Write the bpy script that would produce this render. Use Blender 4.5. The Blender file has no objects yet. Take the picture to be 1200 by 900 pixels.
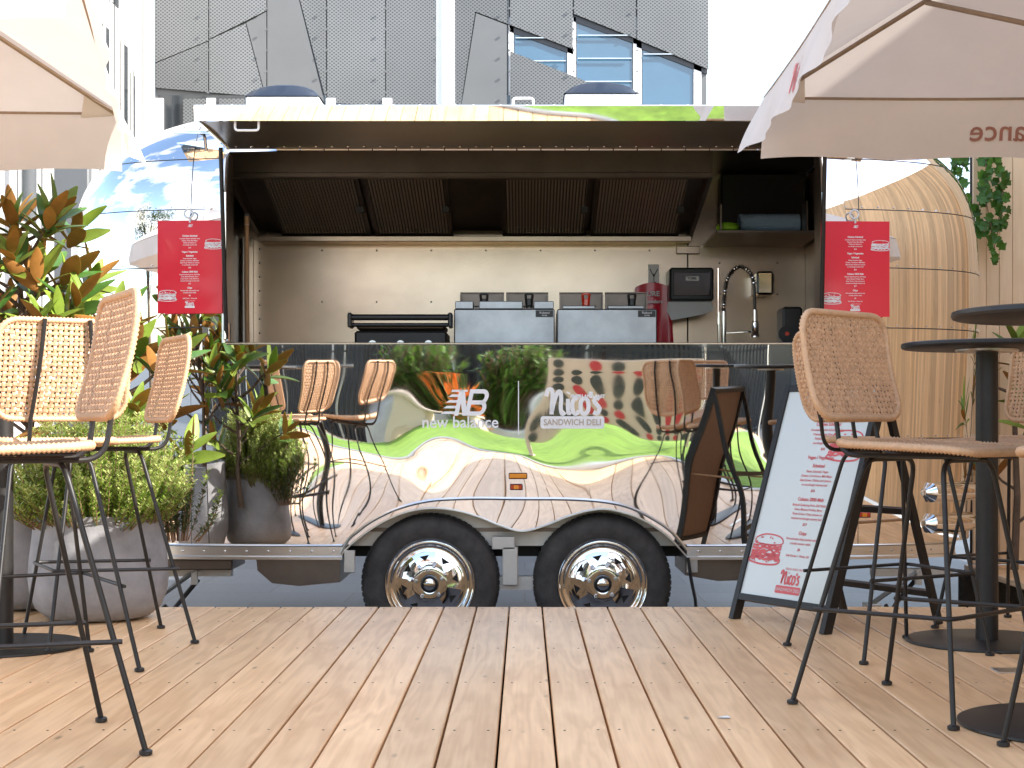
import bpy, math, random
import numpy as np
from mathutils import Vector, Matrix
R = math.radians
sc = bpy.context.scene
col = sc.collection
# ------------------------------------------------------------------ camera
F, CH, VX, VY = 1800.0, 0.80, 615.0, 500.0      # focal length in photo pixels, eye height, horizon
cam = bpy.data.cameras.new('camera')
cam.sensor_width = 36.0
cam.lens = 36.0 * F / 1200
cam.shift_x = -(VX - 600) / 1200
cam.shift_y = (VY - 450) / 1200
cam.clip_end = 2000
camo = bpy.data.objects.new('camera', cam)
col.objects.link(camo)
camo.location = (0, 0, CH)
camo.rotation_euler = (R(90), 0, 0)
sc.camera = camo
# ------------------------------------------------------------------ sky and sun
SUN_AZ, SUN_EL = 112, 32          # azimuth from +Y towards +X
w = bpy.data.worlds.new('World'); sc.world = w; w.use_nodes = True
nt = w.node_tree; nt.nodes.clear()
sky = nt.nodes.new('ShaderNodeTexSky'); sky.sky_type = 'NISHITA'; sky.sun_disc = False
sky.sun_elevation = R(SUN_EL); sky.sun_rotation = R(SUN_AZ)
sky.dust_density = 1.2; sky.ozone_density = 1.0
tc = nt.nodes.new('ShaderNodeTexCoord')
mp = nt.nodes.new('ShaderNodeMapping'); mp.inputs['Scale'].default_value = (1.6, 1.6, 3.4)
nz = nt.nodes.new('ShaderNodeTexNoise'); nz.inputs['Scale'].default_value = 1.7; nz.inputs['Detail'].default_value = 9; nz.inputs['Roughness'].default_value = .58
rp = nt.nodes.new('ShaderNodeValToRGB')
rp.color_ramp.elements[0].position = .47; rp.color_ramp.elements[1].position = .67
mx = nt.nodes.new('ShaderNodeMix'); mx.data_type = 'RGBA'
mx.inputs['B'].default_value = (5.2, 4.95, 4.6, 1)
bg = nt.nodes.new('ShaderNodeBackground'); bg.inputs['Strength'].default_value = .15
wo = nt.nodes.new('ShaderNodeOutputWorld')
L = nt.links.new
L(tc.outputs['Generated'], mp.inputs['Vector']); L(mp.outputs[0], nz.inputs['Vector']); L(nz.outputs['Fac'], rp.inputs[0])
L(rp.outputs['Color'], mx.inputs['Factor']); L(sky.outputs[0], mx.inputs['A']); L(mx.outputs['Result'], bg.inputs['Color']); L(bg.outputs[0], wo.inputs[0])
sun = bpy.data.lights.new('sun', 'SUN'); sun.energy = 3.4; sun.angle = R(.55); sun.color = (1, .94, .85)
suno = bpy.data.objects.new('sun', sun); col.objects.link(suno)
suno.location = (20, 30, 30)
sd = Vector((math.sin(R(SUN_AZ)) * math.cos(R(SUN_EL)), math.cos(R(SUN_AZ)) * math.cos(R(SUN_EL)), math.sin(R(SUN_EL))))
suno.rotation_euler = sd.to_track_quat('Z', 'Y').to_euler()
sc.view_settings.view_transform = 'Standard'; sc.view_settings.look = 'None'
sc.view_settings.gamma = 1; sc.view_settings.exposure = 1.85
sc.cycles.max_bounces = 12; sc.cycles.glossy_bounces = 6; sc.cycles.blur_glossy = .6
sc.cycles.sample_clamp_indirect = 6
rnd = random.Random(7)
GZ = -0.367                      # street level; the deck surface is z = 0


def at(px, py, Y):               # photo measurement -> point at depth Y
    return Vector(((px - VX) / F * Y, Y, CH + (VY - py) / F * Y))

# ------------------------------------------------------------------ materials
MATS = {}


def mat(name, colr, rough=.5, metal=0., noise=0., nscale=8., stretch=(1, 1, 1), bump=0., bscale=60., objvar=0., spec=.5, trans=0., coat=0., aniso=0.):
    if name in MATS: return MATS[name]
    m = bpy.data.materials.new(name); m.use_nodes = True
    t = m.node_tree; b = t.nodes['Principled BSDF']
    b.inputs['Roughness'].default_value = rough; b.inputs['Metallic'].default_value = metal
    b.inputs['Specular IOR Level'].default_value = spec
    if coat: b.inputs['Coat Weight'].default_value = coat; b.inputs['Coat Roughness'].default_value = .08
    if aniso: b.inputs['Anisotropic'].default_value = aniso
    c4 = tuple(colr) + (1,)
    b.inputs['Base Color'].default_value = c4
    out = b.inputs['Base Color']; src = None
    if noise or bump:
        tcn = t.nodes.new('ShaderNodeTexCoord'); mpn = t.nodes.new('ShaderNodeMapping'); mpn.inputs['Scale'].default_value = stretch
        t.links.new(tcn.outputs['Object'], mpn.inputs['Vector'])
    if noise:
        n = t.nodes.new('ShaderNodeTexNoise'); n.inputs['Scale'].default_value = nscale; n.inputs['Detail'].default_value = 6; n.inputs['Roughness'].default_value = .62
        t.links.new(mpn.outputs[0], n.inputs['Vector'])
        r = t.nodes.new('ShaderNodeMapRange'); r.inputs['From Min'].default_value = .25; r.inputs['From Max'].default_value = .75
        r.inputs['To Min'].default_value = 1 - noise; r.inputs['To Max'].default_value = 1 + noise
        t.links.new(n.outputs['Fac'], r.inputs['Value']); src = r.outputs[0]
    if objvar:
        oi = t.nodes.new('ShaderNodeObjectInfo'); r2 = t.nodes.new('ShaderNodeMapRange')
        r2.inputs['To Min'].default_value = 1 - objvar; r2.inputs['To Max'].default_value = 1 + objvar
        t.links.new(oi.outputs['Random'], r2.inputs['Value'])
        if src is None: src = r2.outputs[0]
        else:
            mm = t.nodes.new('ShaderNodeMath'); mm.operation = 'MULTIPLY'
            t.links.new(src, mm.inputs[0]); t.links.new(r2.outputs[0], mm.inputs[1]); src = mm.outputs[0]
    if src is not None:
        v = t.nodes.new('ShaderNodeVectorMath'); v.operation = 'SCALE'; v.inputs[0].default_value = colr
        t.links.new(src, v.inputs['Scale']); t.links.new(v.outputs[0], out)
    if bump:
        n2 = t.nodes.new('ShaderNodeTexNoise'); n2.inputs['Scale'].default_value = bscale; n2.inputs['Detail'].default_value = 5
        t.links.new(mpn.outputs[0], n2.inputs['Vector'])
        bn = t.nodes.new('ShaderNodeBump'); bn.inputs['Strength'].default_value = bump; bn.inputs['Distance'].default_value = .01
        t.links.new(n2.outputs['Fac'], bn.inputs['Height']); t.links.new(bn.outputs[0], b.inputs['Normal'])
    if trans:
        tr = t.nodes.new('ShaderNodeBsdfTranslucent'); ms = t.nodes.new('ShaderNodeMixShader'); ms.inputs[0].default_value = trans
        if src is not None: t.links.new(v.outputs[0], tr.inputs['Color'])
        else: tr.inputs['Color'].default_value = c4
        o = t.nodes['Material Output']
        t.links.new(b.outputs[0], ms.inputs[1]); t.links.new(tr.outputs[0], ms.inputs[2]); t.links.new(ms.outputs[0], o.inputs['Surface'])
    MATS[name] = m
    return m


def wood_mat(name, dark, light, axis, ringscale=1.0, objvar=.16, rough=.5):
    """planed timber: stretched grain, cathedral figure, knots, tone per board. axis = grain direction (1=Y, 2=Z)"""
    m = bpy.data.materials.new(name); m.use_nodes = True
    t = m.node_tree; b = t.nodes['Principled BSDF']; N = t.nodes.new; K = t.links.new
    b.inputs['Roughness'].default_value = rough
    tcn = N('ShaderNodeTexCoord'); oi = N('ShaderNodeObjectInfo')
    off = N('ShaderNodeVectorMath'); off.operation = 'SCALE'; off.inputs[0].default_value = (13.1, 31.7, 17.3)
    K(oi.outputs['Random'], off.inputs['Scale'])
    ad = N('ShaderNodeVectorMath'); ad.operation = 'ADD'; K(tcn.outputs['Object'], ad.inputs[0]); K(off.outputs[0], ad.inputs[1])
    st = [9.0, 9.0, 9.0]; st[axis] = .9
    mp1 = N('ShaderNodeMapping'); mp1.inputs['Scale'].default_value = [s * ringscale for s in st]
    K(ad.outputs[0], mp1.inputs['Vector'])
    n1 = N('ShaderNodeTexNoise'); n1.inputs['Scale'].default_value = 1.0; n1.inputs['Detail'].default_value = 3; n1.inputs['Distortion'].default_value = .4
    K(mp1.outputs[0], n1.inputs['Vector'])
    rg = N('ShaderNodeMath'); rg.operation = 'MULTIPLY'; rg.inputs[1].default_value = 34
    K(n1.outputs['Fac'], rg.inputs[0])
    sn = N('ShaderNodeMath'); sn.operation = 'SINE'; K(rg.outputs[0], sn.inputs[0])
    sm = N('ShaderNodeMapRange'); sm.inputs['From Min'].default_value = -1; sm.inputs['From Max'].default_value = 1; sm.inputs['To Min'].default_value = 0; sm.inputs['To Max'].default_value = 1
    K(sn.outputs[0], sm.inputs['Value'])
    st2 = [90.0, 90.0, 90.0]; st2[axis] = 2.2
    mp2 = N('ShaderNodeMapping'); mp2.inputs['Scale'].default_value = st2; K(ad.outputs[0], mp2.inputs['Vector'])
    n2 = N('ShaderNodeTexNoise'); n2.inputs['Scale'].default_value = 1; n2.inputs['Detail'].default_value = 4; K(mp2.outputs[0], n2.inputs['Vector'])
    n3 = N('ShaderNodeTexNoise'); n3.inputs['Scale'].default_value = 2.2; n3.inputs['Detail'].default_value = 5; K(ad.outputs[0], n3.inputs['Vector'])
    m1 = N('ShaderNodeMath'); m1.operation = 'MULTIPLY_ADD'; m1.inputs[1].default_value = .22; K(sm.outputs[0], m1.inputs[0])
    m0 = N('ShaderNodeMath'); m0.operation = 'MULTIPLY_ADD'; m0.inputs[1].default_value = .40; m0.inputs[2].default_value = .03; K(n2.outputs['Fac'], m0.inputs[0])
    m9 = N('ShaderNodeMath'); m9.operation = 'MULTIPLY_ADD'; m9.inputs[1].default_value = .62; K(n3.outputs['Fac'], m9.inputs[0]); K(m0.outputs[0], m9.inputs[2])
    K(m9.outputs[0], m1.inputs[2])
    mixc = N('ShaderNodeMix'); mixc.data_type = 'RGBA'; mixc.inputs['A'].default_value = dark + (1,); mixc.inputs['B'].default_value = light + (1,)
    K(m1.outputs[0], mixc.inputs['Factor'])
    vr = N('ShaderNodeMapRange'); vr.inputs['To Min'].default_value = 1 - objvar; vr.inputs['To Max'].default_value = 1 + objvar; K(oi.outputs['Random'], vr.inputs['Value'])
    # small dark knots and specks
    vo = N('ShaderNodeTexVoronoi'); vo.inputs['Scale'].default_value = 1.0
    st3 = [7.0, 7.0, 7.0]; st3[axis] = 2.2
    mp3 = N('ShaderNodeMapping'); mp3.inputs['Scale'].default_value = st3; K(ad.outputs[0], mp3.inputs['Vector']); K(mp3.outputs[0], vo.inputs['Vector'])
    kn = N('ShaderNodeMapRange'); kn.inputs['From Min'].default_value = .025; kn.inputs['From Max'].default_value = .075; kn.inputs['To Min'].default_value = .5; kn.inputs['To Max'].default_value = 1
    K(vo.outputs['Distance'], kn.inputs['Value'])
    mk = N('ShaderNodeMath'); mk.operation = 'MULTIPLY'; K(vr.outputs[0], mk.inputs[0]); K(kn.outputs[0], mk.inputs[1])
    sv = N('ShaderNodeVectorMath'); sv.operation = 'SCALE'; K(mixc.outputs['Result'], sv.inputs[0]); K(mk.outputs[0], sv.inputs['Scale'])
    K(sv.outputs[0], b.inputs['Base Color'])
    bn = N('ShaderNodeBump'); bn.inputs['Strength'].default_value = .25; bn.inputs['Distance'].default_value = .002; K(m1.outputs[0], bn.inputs['Height']); K(bn.outputs[0], b.inputs['Normal'])
    MATS[name] = m
    return m


mat('mirror', (.90, .895, .88), .025, 1)
def smudge():
    t = MATS['mirror'].node_tree; b = t.nodes['Principled BSDF']; N = t.nodes.new; K = t.links.new
    c = N('ShaderNodeTexCoord'); n = N('ShaderNodeTexNoise'); n.inputs['Scale'].default_value = 3.2; n.inputs['Detail'].default_value = 9; n.inputs['Roughness'].default_value = .7
    r = N('ShaderNodeMapRange'); r.inputs['From Min'].default_value = .42; r.inputs['From Max'].default_value = .75; r.inputs['To Min'].default_value = .012; r.inputs['To Max'].default_value = .042
    K(c.outputs['Object'], n.inputs['Vector']); K(n.outputs['Fac'], r.inputs['Value']); K(r.outputs[0], b.inputs['Roughness'])


smudge()
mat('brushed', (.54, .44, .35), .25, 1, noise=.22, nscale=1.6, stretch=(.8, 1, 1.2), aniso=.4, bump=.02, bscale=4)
mat('fryer_steel', (.36, .37, .385), .34, 1, noise=.25, nscale=5, bump=.04, bscale=9)
mat('baffle', (.55, .48, .42), .5, .6)
mat('rail', (.72, .72, .71), .28, 1, noise=.08, nscale=6, bump=.05, bscale=30)
mat('liner', (.60, .57, .53), .45, .8, noise=.15, nscale=5)
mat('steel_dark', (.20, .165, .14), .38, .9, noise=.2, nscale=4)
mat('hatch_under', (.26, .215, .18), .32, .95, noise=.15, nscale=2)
mat('black_metal', (.018, .017, .017), .45, .2, noise=.2, nscale=30)
mat('black_plastic', (.015, .015, .016), .35, bump=.05)
mat('seam', (.06, .06, .065), .4, .6)
mat('rivet', (.75, .75, .75), .22, 1)
mat('chrome', (.88, .87, .86), .06, 1)
mat('rubber', (.046, .041, .037), .78, noise=.5, nscale=14, bump=.15, bscale=90)
mat('cane', (.56, .345, .205), .55, objvar=.08, noise=.22, nscale=28, bump=.25, bscale=150)
mat('cane_rim', (.60, .37, .215), .5, noise=.16, nscale=55, bump=.2, bscale=160)
mat('red_print', (.78, .022, .05), .28, noise=.03, nscale=3, coat=.35)
mat('white_print', (.86, .86, .87), .35)
mat('red_ink', (.66, .11, .12), .5)
mat('sign_white', (.58, .62, .60), .22, coat=.4)
mat('hardboard', (.24, .15, .10), .6, noise=.1, nscale=30)
mat('pot', (.25, .25, .265), .72, noise=.42, nscale=4.5, bump=.35, bscale=22)
mat('soil', (.03, .022, .016), .95, noise=.4, nscale=60, bump=.6)
mat('fabric', (.79, .72, .67), .85, noise=.04, nscale=5, trans=.22, bump=.05, bscale=400)
mat('pole_wood', (.33, .24, .17), .5, noise=.15, nscale=6, stretch=(6, 6, .6))
mat('cloth_ink', (.45, .22, .19), .8, trans=.1)
mat('amber', (.85, .28, .02), .2, coat=.5)
mat('red_lens', (.55, .03, .01), .15, coat=.6)
mat('white_paint', (.80, .80, .79), .45, noise=.04, nscale=2)
mat('white_metal', (.74, .75, .77), .35)
mat('glass_blue', (.045, .11, .18), .08, .0, noise=.18, nscale=.5, spec=.9, coat=.6)
mat('glass_dark', (.03, .035, .04), .08, spec=.8)
mat('vent_dome', (.02, .03, .05), .35, spec=.25)
mat('paper_blue', (.30, .47, .68), .8, bump=.5, bscale=120)
mat('paper_white', (.82, .82, .80), .8)
mat('lime', (.22, .50, .02), .6)
mat('stuccow', (.40, .40, .40), .7, noise=.05, nscale=1.5, bump=.1, bscale=20)
mat('panel_grey', (.125, .13, .134), .4, .1, noise=.10, nscale=.9)
mat('concrete', (.42, .41, .39), .85, noise=.2, nscale=4, bump=.2, bscale=40)
mat('bark', (.12, .085, .06), .85, noise=.35, nscale=20, bump=.6, bscale=50)
mat('twig', (.20, .12, .07), .8, noise=.2, nscale=20)
mat('leaf_top', (.075, .18, .032), .30, noise=.3, nscale=9, objvar=.3, trans=.25, spec=.6)
mat('leaf_under', (.44, .20, .05), .62, noise=.2, nscale=12, objvar=.3, trans=.30)
mat('leaf_mid', (.25, .36, .05), .45, noise=.3, nscale=9, objvar=.3, trans=.38)
mat('shrub_leaf', (.25, .37, .06), .65, noise=.35, nscale=6, trans=.34)
mat('shrub_tip', (.50, .58, .20), .65, noise=.3, nscale=9, trans=.34)
mat('ivy', (.06, .17, .022), .42, noise=.35, nscale=8, objvar=.35, trans=.35)
mat('tree_leaf', (.10, .135, .045), .6, noise=.4, nscale=1.2, trans=.25)
mat('hedge_leaf', (.13, .23, .04), .5, noise=.4, nscale=3, trans=.3)
mat('lawn', (.165, .285, .028), .9, noise=.45, nscale=7, bump=.9, bscale=240)
mat('edging', (.6, .62, .64), .5)
mat('red_disc', (.42, .03, .035), .45)
mat('black_disc', (.03, .04, .035), .4)
mat('ply', (.52, .42, .32), .6, noise=.08, nscale=6)
mat('stick_wood', (.42, .24, .12), .5, noise=.2, nscale=12, stretch=(8, 8, .7))
mat('car_paint', (.012, .013, .016), .12, coat=.8)
mat('flower', (.75, .24, .05), .6, trans=.2)
wood_mat('deck_wood', (.47, .235, .090), (.94, .64, .37), 1, 1.0, .13, .44)
wood_mat('wall_wood_lit', (.60, .41, .23), (.88, .68, .46), 2, 1.0, .12)  # same timber as the deck side wall, lightened against the shade on it
wood_mat('wall_wood', (.50, .255, .10), (.84, .54, .285), 2, 1.0, .20)


def pavers():
    m = bpy.data.materials.new('pavers'); m.use_nodes = True; t = m.node_tree; b = t.nodes['Principled BSDF']; N = t.nodes.new; K = t.links.new
    tcn = N('ShaderNodeTexCoord'); br = N('ShaderNodeTexBrick')
    br.inputs['Scale'].default_value = 1; br.inputs['Brick Width'].default_value = 1.2; br.inputs['Row Height'].default_value = .6; br.inputs['Mortar Size'].default_value = .007
    br.inputs['Color1'].default_value = (.062, .070, .082, 1); br.inputs['Color2'].default_value = (.085, .094, .106, 1); br.inputs['Mortar'].default_value = (.05, .05, .05, 1)
    K(tcn.outputs['Object'], br.inputs['Vector'])
    n = N('ShaderNodeTexNoise'); n.inputs['Scale'].default_value = 30; n.inputs['Detail'].default_value = 8; K(tcn.outputs['Object'], n.inputs['Vector'])
    r = N('ShaderNodeMapRange'); r.inputs['To Min'].default_value = .55; r.inputs['To Max'].default_value = 1.45; K(n.outputs['Fac'], r.inputs['Value'])
    v = N('ShaderNodeVectorMath'); v.operation = 'SCALE'; K(br.outputs['Color'], v.inputs[0]); K(r.outputs[0], v.inputs['Scale']); K(v.outputs[0], b.inputs['Base Color'])
    b.inputs['Roughness'].default_value = .55
    bn = N('ShaderNodeBump'); bn.inputs['Strength'].default_value = .4; bn.inputs['Distance'].default_value = .004; K(n.outputs['Fac'], bn.inputs['Height']); K(bn.outputs[0], b.inputs['Normal'])
    MATS['pavers'] = m


def perforated():
    m = bpy.data.materials.new('perforated'); m.use_nodes = True; t = m.node_tree; b = t.nodes['Principled BSDF']; N = t.nodes.new; K = t.links.new
    b.inputs['Roughness'].default_value = .42; b.inputs['Metallic'].default_value = .15
    tcn = N('ShaderNodeTexCoord'); dist = []
    for off in ((0, 0, 0), (.5, 0, .5)):
        mpn = N('ShaderNodeMapping'); mpn.inputs['Scale'].default_value = (1 / .062, 0, 1 / .050); mpn.inputs['Location'].default_value = off
        K(tcn.outputs['Object'], mpn.inputs['Vector'])
        fr = N('ShaderNodeVectorMath'); fr.operation = 'FRACTION'; K(mpn.outputs[0], fr.inputs[0])
        sb = N('ShaderNodeVectorMath'); sb.operation = 'SUBTRACT'; sb.inputs[1].default_value = (.5, 0, .5); K(fr.outputs[0], sb.inputs[0])
        ln = N('ShaderNodeVectorMath'); ln.operation = 'LENGTH'; K(sb.outputs[0], ln.inputs[0]); dist.append(ln.outputs['Value'])
    mn = N('ShaderNodeMath'); mn.operation = 'MINIMUM'; K(dist[0], mn.inputs[0]); K(dist[1], mn.inputs[1])
    st = N('ShaderNodeMapRange'); st.inputs['From Min'].default_value = .20; st.inputs['From Max'].default_value = .26; K(mn.outputs[0], st.inputs['Value'])
    n = N('ShaderNodeTexNoise'); n.inputs['Scale'].default_value = .45; n.inputs['Detail'].default_value = 4; K(tcn.outputs['Object'], n.inputs['Vector'])
    r = N('ShaderNodeMapRange'); r.inputs['From Min'].default_value = .3; r.inputs['From Max'].default_value = .7; r.inputs['To Min'].default_value = .8; r.inputs['To Max'].default_value = 1.15; K(n.outputs['Fac'], r.inputs['Value'])
    oi = N('ShaderNodeObjectInfo'); r2 = N('ShaderNodeMapRange'); r2.inputs['To Min'].default_value = .86; r2.inputs['To Max'].default_value = 1.12; K(oi.outputs['Random'], r2.inputs['Value'])
    mu = N('ShaderNodeMath'); mu.operation = 'MULTIPLY'; K(r.outputs[0], mu.inputs[0]); K(r2.outputs[0], mu.inputs[1])
    mc = N('ShaderNodeMix'); mc.data_type = 'RGBA'; mc.inputs['A'].default_value = (.05, .055, .06, 1); mc.inputs['B'].default_value = (.165, .172, .177, 1); K(st.outputs[0], mc.inputs['Factor'])
    v = N('ShaderNodeVectorMath'); v.operation = 'SCALE'; K(mc.outputs['Result'], v.inputs[0]); K(mu.outputs[0], v.inputs['Scale']); K(v.outputs[0], b.inputs['Base Color'])
    MATS['perforated'] = m


pavers(); perforated()

# ------------------------------------------------------------------ mesh helpers


class MB:
    def __init__(s): s.v = []; s.f = []; s.m = []; s.cur = 0

    def add(s, vs, fs):
        o = len(s.v); s.v += [tuple(v) for v in vs]; s.f += [tuple(i + o for i in f) for f in fs]; s.m += [s.cur] * len(fs); return s

    def box(s, x0, x1, y0, y1, z0, z1, bev=0., M=None):
        if bev:
            b = min(bev, (x1 - x0) * .45, (y1 - y0) * .45, (z1 - z0) * .45); vs = []; fs = []
            import itertools
            idx = {}
            for ix, iy, iz in itertools.product((0, 1), repeat=3):
                X, Y, Z = (x0, x1)[ix], (y0, y1)[iy], (z0, z1)[iz]; sx, sy, sz = (1, -1)[ix] * b, (1, -1)[iy] * b, (1, -1)[iz] * b
                for k, d in enumerate(((0, sy, sz), (sx, 0, sz), (sx, sy, 0))):
                    idx[(ix, iy, iz, k)] = len(vs); vs.append(Vector((X + d[0], Y + d[1], Z + d[2])))
            I = lambda a, k: idx[a + (k,)]
            for ax in range(3):
                for sgn in (0, 1):
                    o = [(0, 0), (1, 0), (1, 1), (0, 1)]
                    q = []
                    for a, c in o:
                        t = [a, c]; t.insert(ax, sgn); q.append(I(tuple(t), ax))
                    fs.append(q)
            for ax in range(3):      # edges along ax
                o1, o2 = [k for k in range(3) if k != ax]
                for a in (0, 1):
                    for c in (0, 1):
                        def P(e):
                            t = [0, 0, 0]; t[ax] = e; t[o1] = a; t[o2] = c; return tuple(t)
                        fs.append([I(P(0), o1), I(P(1), o1), I(P(1), o2), I(P(0), o2)])
            for a in itertools.product((0, 1), repeat=3): fs.append([I(a, 0), I(a, 1), I(a, 2)])
            if M is not None: vs = [M @ v for v in vs]
            return s.add(vs, fs)
        vs = [Vector(p) for p in ((x0, y0, z0), (x1, y0, z0), (x1, y1, z0), (x0, y1, z0), (x0, y0, z1), (x1, y0, z1), (x1, y1, z1), (x0, y1, z1))]
        if M is not None: vs = [M @ v for v in vs]
        return s.add(vs, [(0, 3, 2, 1), (4, 5, 6, 7), (0, 1, 5, 4), (1, 2, 6, 5), (2, 3, 7, 6), (3, 0, 4, 7)])

    def tube(s, pts, r, n=8, closed=False, radii=None, flat=1.0, up=None):
        pts = [Vector(p) for p in pts]; k = len(pts)
        T = []
        for i in range(k):
            if closed: d = pts[(i + 1) % k] - pts[i - 1]
            else: d = pts[min(i + 1, k - 1)] - pts[max(i - 1, 0)]
            T.append(d.normalized() if d.length > 1e-9 else Vector((0, 0, 1)))
        u = Vector(up) if up else (Vector((0, 0, 1)) if abs(T[0].z) < .9 else Vector((1, 0, 0)))
        u = (u - T[0] * u.dot(T[0])).normalized(); vs = []
        for i in range(k):
            u = (u - T[i] * u.dot(T[i])); u.normalize(); b = T[i].cross(u); rr = radii[i] if radii else r
            for j in range(n):
                a = 2 * math.pi * j / n
                vs.append(pts[i] + u * (math.cos(a) * rr * flat) + b * (math.sin(a) * rr))
        fs = []
        for i in range(k if closed else k - 1):
            i2 = (i + 1) % k
            for j in range(n):
                j2 = (j + 1) % n
                fs.append((i * n + j, i * n + j2, i2 * n + j2, i2 * n + j))
        if not closed: fs.append(tuple(range(n))[::-1]); fs.append(tuple((k - 1) * n + j for j in range(n)))
        return s.add(vs, fs)

    def cyl(s, p0, p1, r, n=16): return s.tube([p0, p1], r, n)

    def lathe(s, prof, n=32, c=(0, 0, 0), M=None):      # prof: (r, z)
        vs = []; k = len(prof)
        for r, z in prof:
            for j in range(n):
                a = 2 * math.pi * j / n; vs.append(Vector((r * math.cos(a), r * math.sin(a), z)))
        fs = [(i * n + j, i * n + (j + 1) % n, (i + 1) * n + (j + 1) % n, (i + 1) * n + j) for i in range(k - 1) for j in range(n)]
        fs.append(tuple(range(n))[::-1]); fs.append(tuple((k - 1) * n + j for j in range(n)))
        M = M or Matrix.Identity(4)
        return s.add([(M @ v) + Vector(c) for v in vs], fs)

    def prism(s, poly, fn0, fn1):
        """poly: 2d points; fn0/fn1 map to front/back 3d points"""
        n = len(poly); vs = [fn0(p) for p in poly] + [fn1(p) for p in poly]
        fs = [tuple(range(n)), tuple(range(2 * n - 1, n - 1, -1))] + [(i, i + n, (i + 1) % n + n, (i + 1) % n) for i in range(n)]
        return s.add(vs, fs)

    def build(s, name, mats, parent=None, smooth=False, off=None):
        me = bpy.data.meshes.new(name); me.from_pydata(s.v, [], s.f)
        mats = mats if isinstance(mats, (list, tuple)) else [mats]
        for q in mats: me.materials.append(MATS[q])
        if len(mats) > 1: me.polygons.foreach_set('material_index', s.m)
        if smooth:
            me.polygons.foreach_set('use_smooth', [True] * len(me.polygons))
            if smooth != 'all': me.set_sharp_from_angle(angle=R(38))
        me.update()
        return link(name, me, parent, off)


def link(name, me, parent=None, off=None):
    o = bpy.data.objects.new(name, me); col.objects.link(o)
    if parent is not None: o.parent = parent
    if off is not None: o.location = off
    return o


def tag(o, label=None, cat=None, group=None, kind=None):
    if label: o['label'] = label
    if cat: o['category'] = cat
    if group: o['group'] = group
    if kind: o['kind'] = kind
    return o


def thing(name, loc, rz=0, label=None, cat=None, group=None):
    o = bpy.data.objects.new(name, None); col.objects.link(o); o.location = loc; o.rotation_euler = (0, 0, rz); o.empty_display_size = .1
    return tag(o, label, cat, group)


def copy_tree(o, parent=None):
    c = o.copy(); col.objects.link(c); c.parent = parent
    for ch in o.children: copy_tree(ch, c)
    return c


def fillet(pts, r, n=6, closed=False):
    pts = [Vector(p) for p in pts]; out = []; k = len(pts)
    for i in range(k):
        if not closed and i in (0, k - 1): out.append(pts[i]); continue
        a, b, c = pts[i - 1], pts[i], pts[(i + 1) % k]
        d1 = (a - b); d2 = (c - b); rr = min(r, d1.length * .48, d2.length * .48)
        p0 = b + d1.normalized() * rr; p1 = b + d2.normalized() * rr
        for j in range(n + 1):
            t = j / n; out.append(p0 * (1 - t) ** 2 + b * 2 * t * (1 - t) + p1 * t * t)
    return out


def resample(pts, step, closed=False):
    pts = [Vector(p) for p in pts]
    if closed: pts = pts + [pts[0]]
    out = [pts[0]]; acc = 0
    tot = sum((pts[i + 1] - pts[i]).length for i in range(len(pts) - 1)); n = max(2, int(tot / step)); step = tot / n; need = step
    for i in range(len(pts) - 1):
        a, b = pts[i], pts[i + 1]; l = (b - a).length; pos = 0
        while l - pos >= need - 1e-9:
            pos += need; out.append(a.lerp(b, min(1, pos / l))); need = step
        need -= l - pos
    if closed: out = out[:n]
    return out


def text_geo(body, size, align='CENTER', shear=0., bold=0., sx=1.):
    cu = bpy.data.curves.new('t', 'FONT'); cu.body = body; cu.size = size; cu.align_x = align; cu.shear = shear; cu.offset = bold; cu.resolution_u = 3
    ob = bpy.data.objects.new('t', cu)
    me = bpy.data.meshes.new_from_object(ob)
    vs = [(v.co.x * sx, v.co.y) for v in me.vertices]; fs = [tuple(p.vertices) for p in me.polygons]
    bpy.data.objects.remove(ob); bpy.data.meshes.remove(me); bpy.data.curves.remove(cu)
    return vs, fs


def stroke2d(pts, wd, n=5):
    """a flat brush stroke along a smoothed 2d polyline -> verts, quads"""
    P = [Vector((p[0], p[1])) for p in pts]; S = []
    for i in range(len(P) - 1):
        p0 = P[max(i - 1, 0)]; p1 = P[i]; p2 = P[i + 1]; p3 = P[min(i + 2, len(P) - 1)]
        for j in range(n):
            t = j / n; S.append(.5 * ((2 * p1) + (p2 - p0) * t + (2 * p0 - 5 * p1 + 4 * p2 - p3) * t * t + (3 * p1 - p0 - 3 * p2 + p3) * t ** 3))
    S.append(P[-1]); vs = []; fs = []
    for i, p in enumerate(S):
        d = (S[min(i + 1, len(S) - 1)] - S[max(i - 1, 0)]).normalized(); q = Vector((-d.y, d.x)) * wd / 2
        vs += [p + q, p - q]
        if i: fs.append((2 * i - 2, 2 * i - 1, 2 * i + 1, 2 * i))
    return [(v.x, v.y) for v in vs], fs


NICO = [[(-.10, .72), (-.02, .98), (.12, 1.0), (.17, .80), (.14, .40), (.12, -.02)], [(.13, .10), (.22, .48), (.36, .86), (.48, .90), (.52, .62), (.50, .25), (.56, .0), (.68, .08)],
        [(.80, .62), (.80, .2), (.83, .02), (.90, .1)], [(.80, .84), (.82, .90)],
        [(1.20, .58), (1.10, .68), (.98, .45), (1.0, .12), (1.12, .0), (1.25, .12)],
        [(1.47, .68), (1.33, .5), (1.33, .12), (1.47, 0), (1.62, .15), (1.62, .52), (1.47, .68)],
        [(1.74, .92), (1.72, .72)],
        [(2.10, .60), (1.98, .68), (1.88, .54), (1.98, .38), (2.09, .22), (2.0, .02), (1.84, .08)]]


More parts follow.
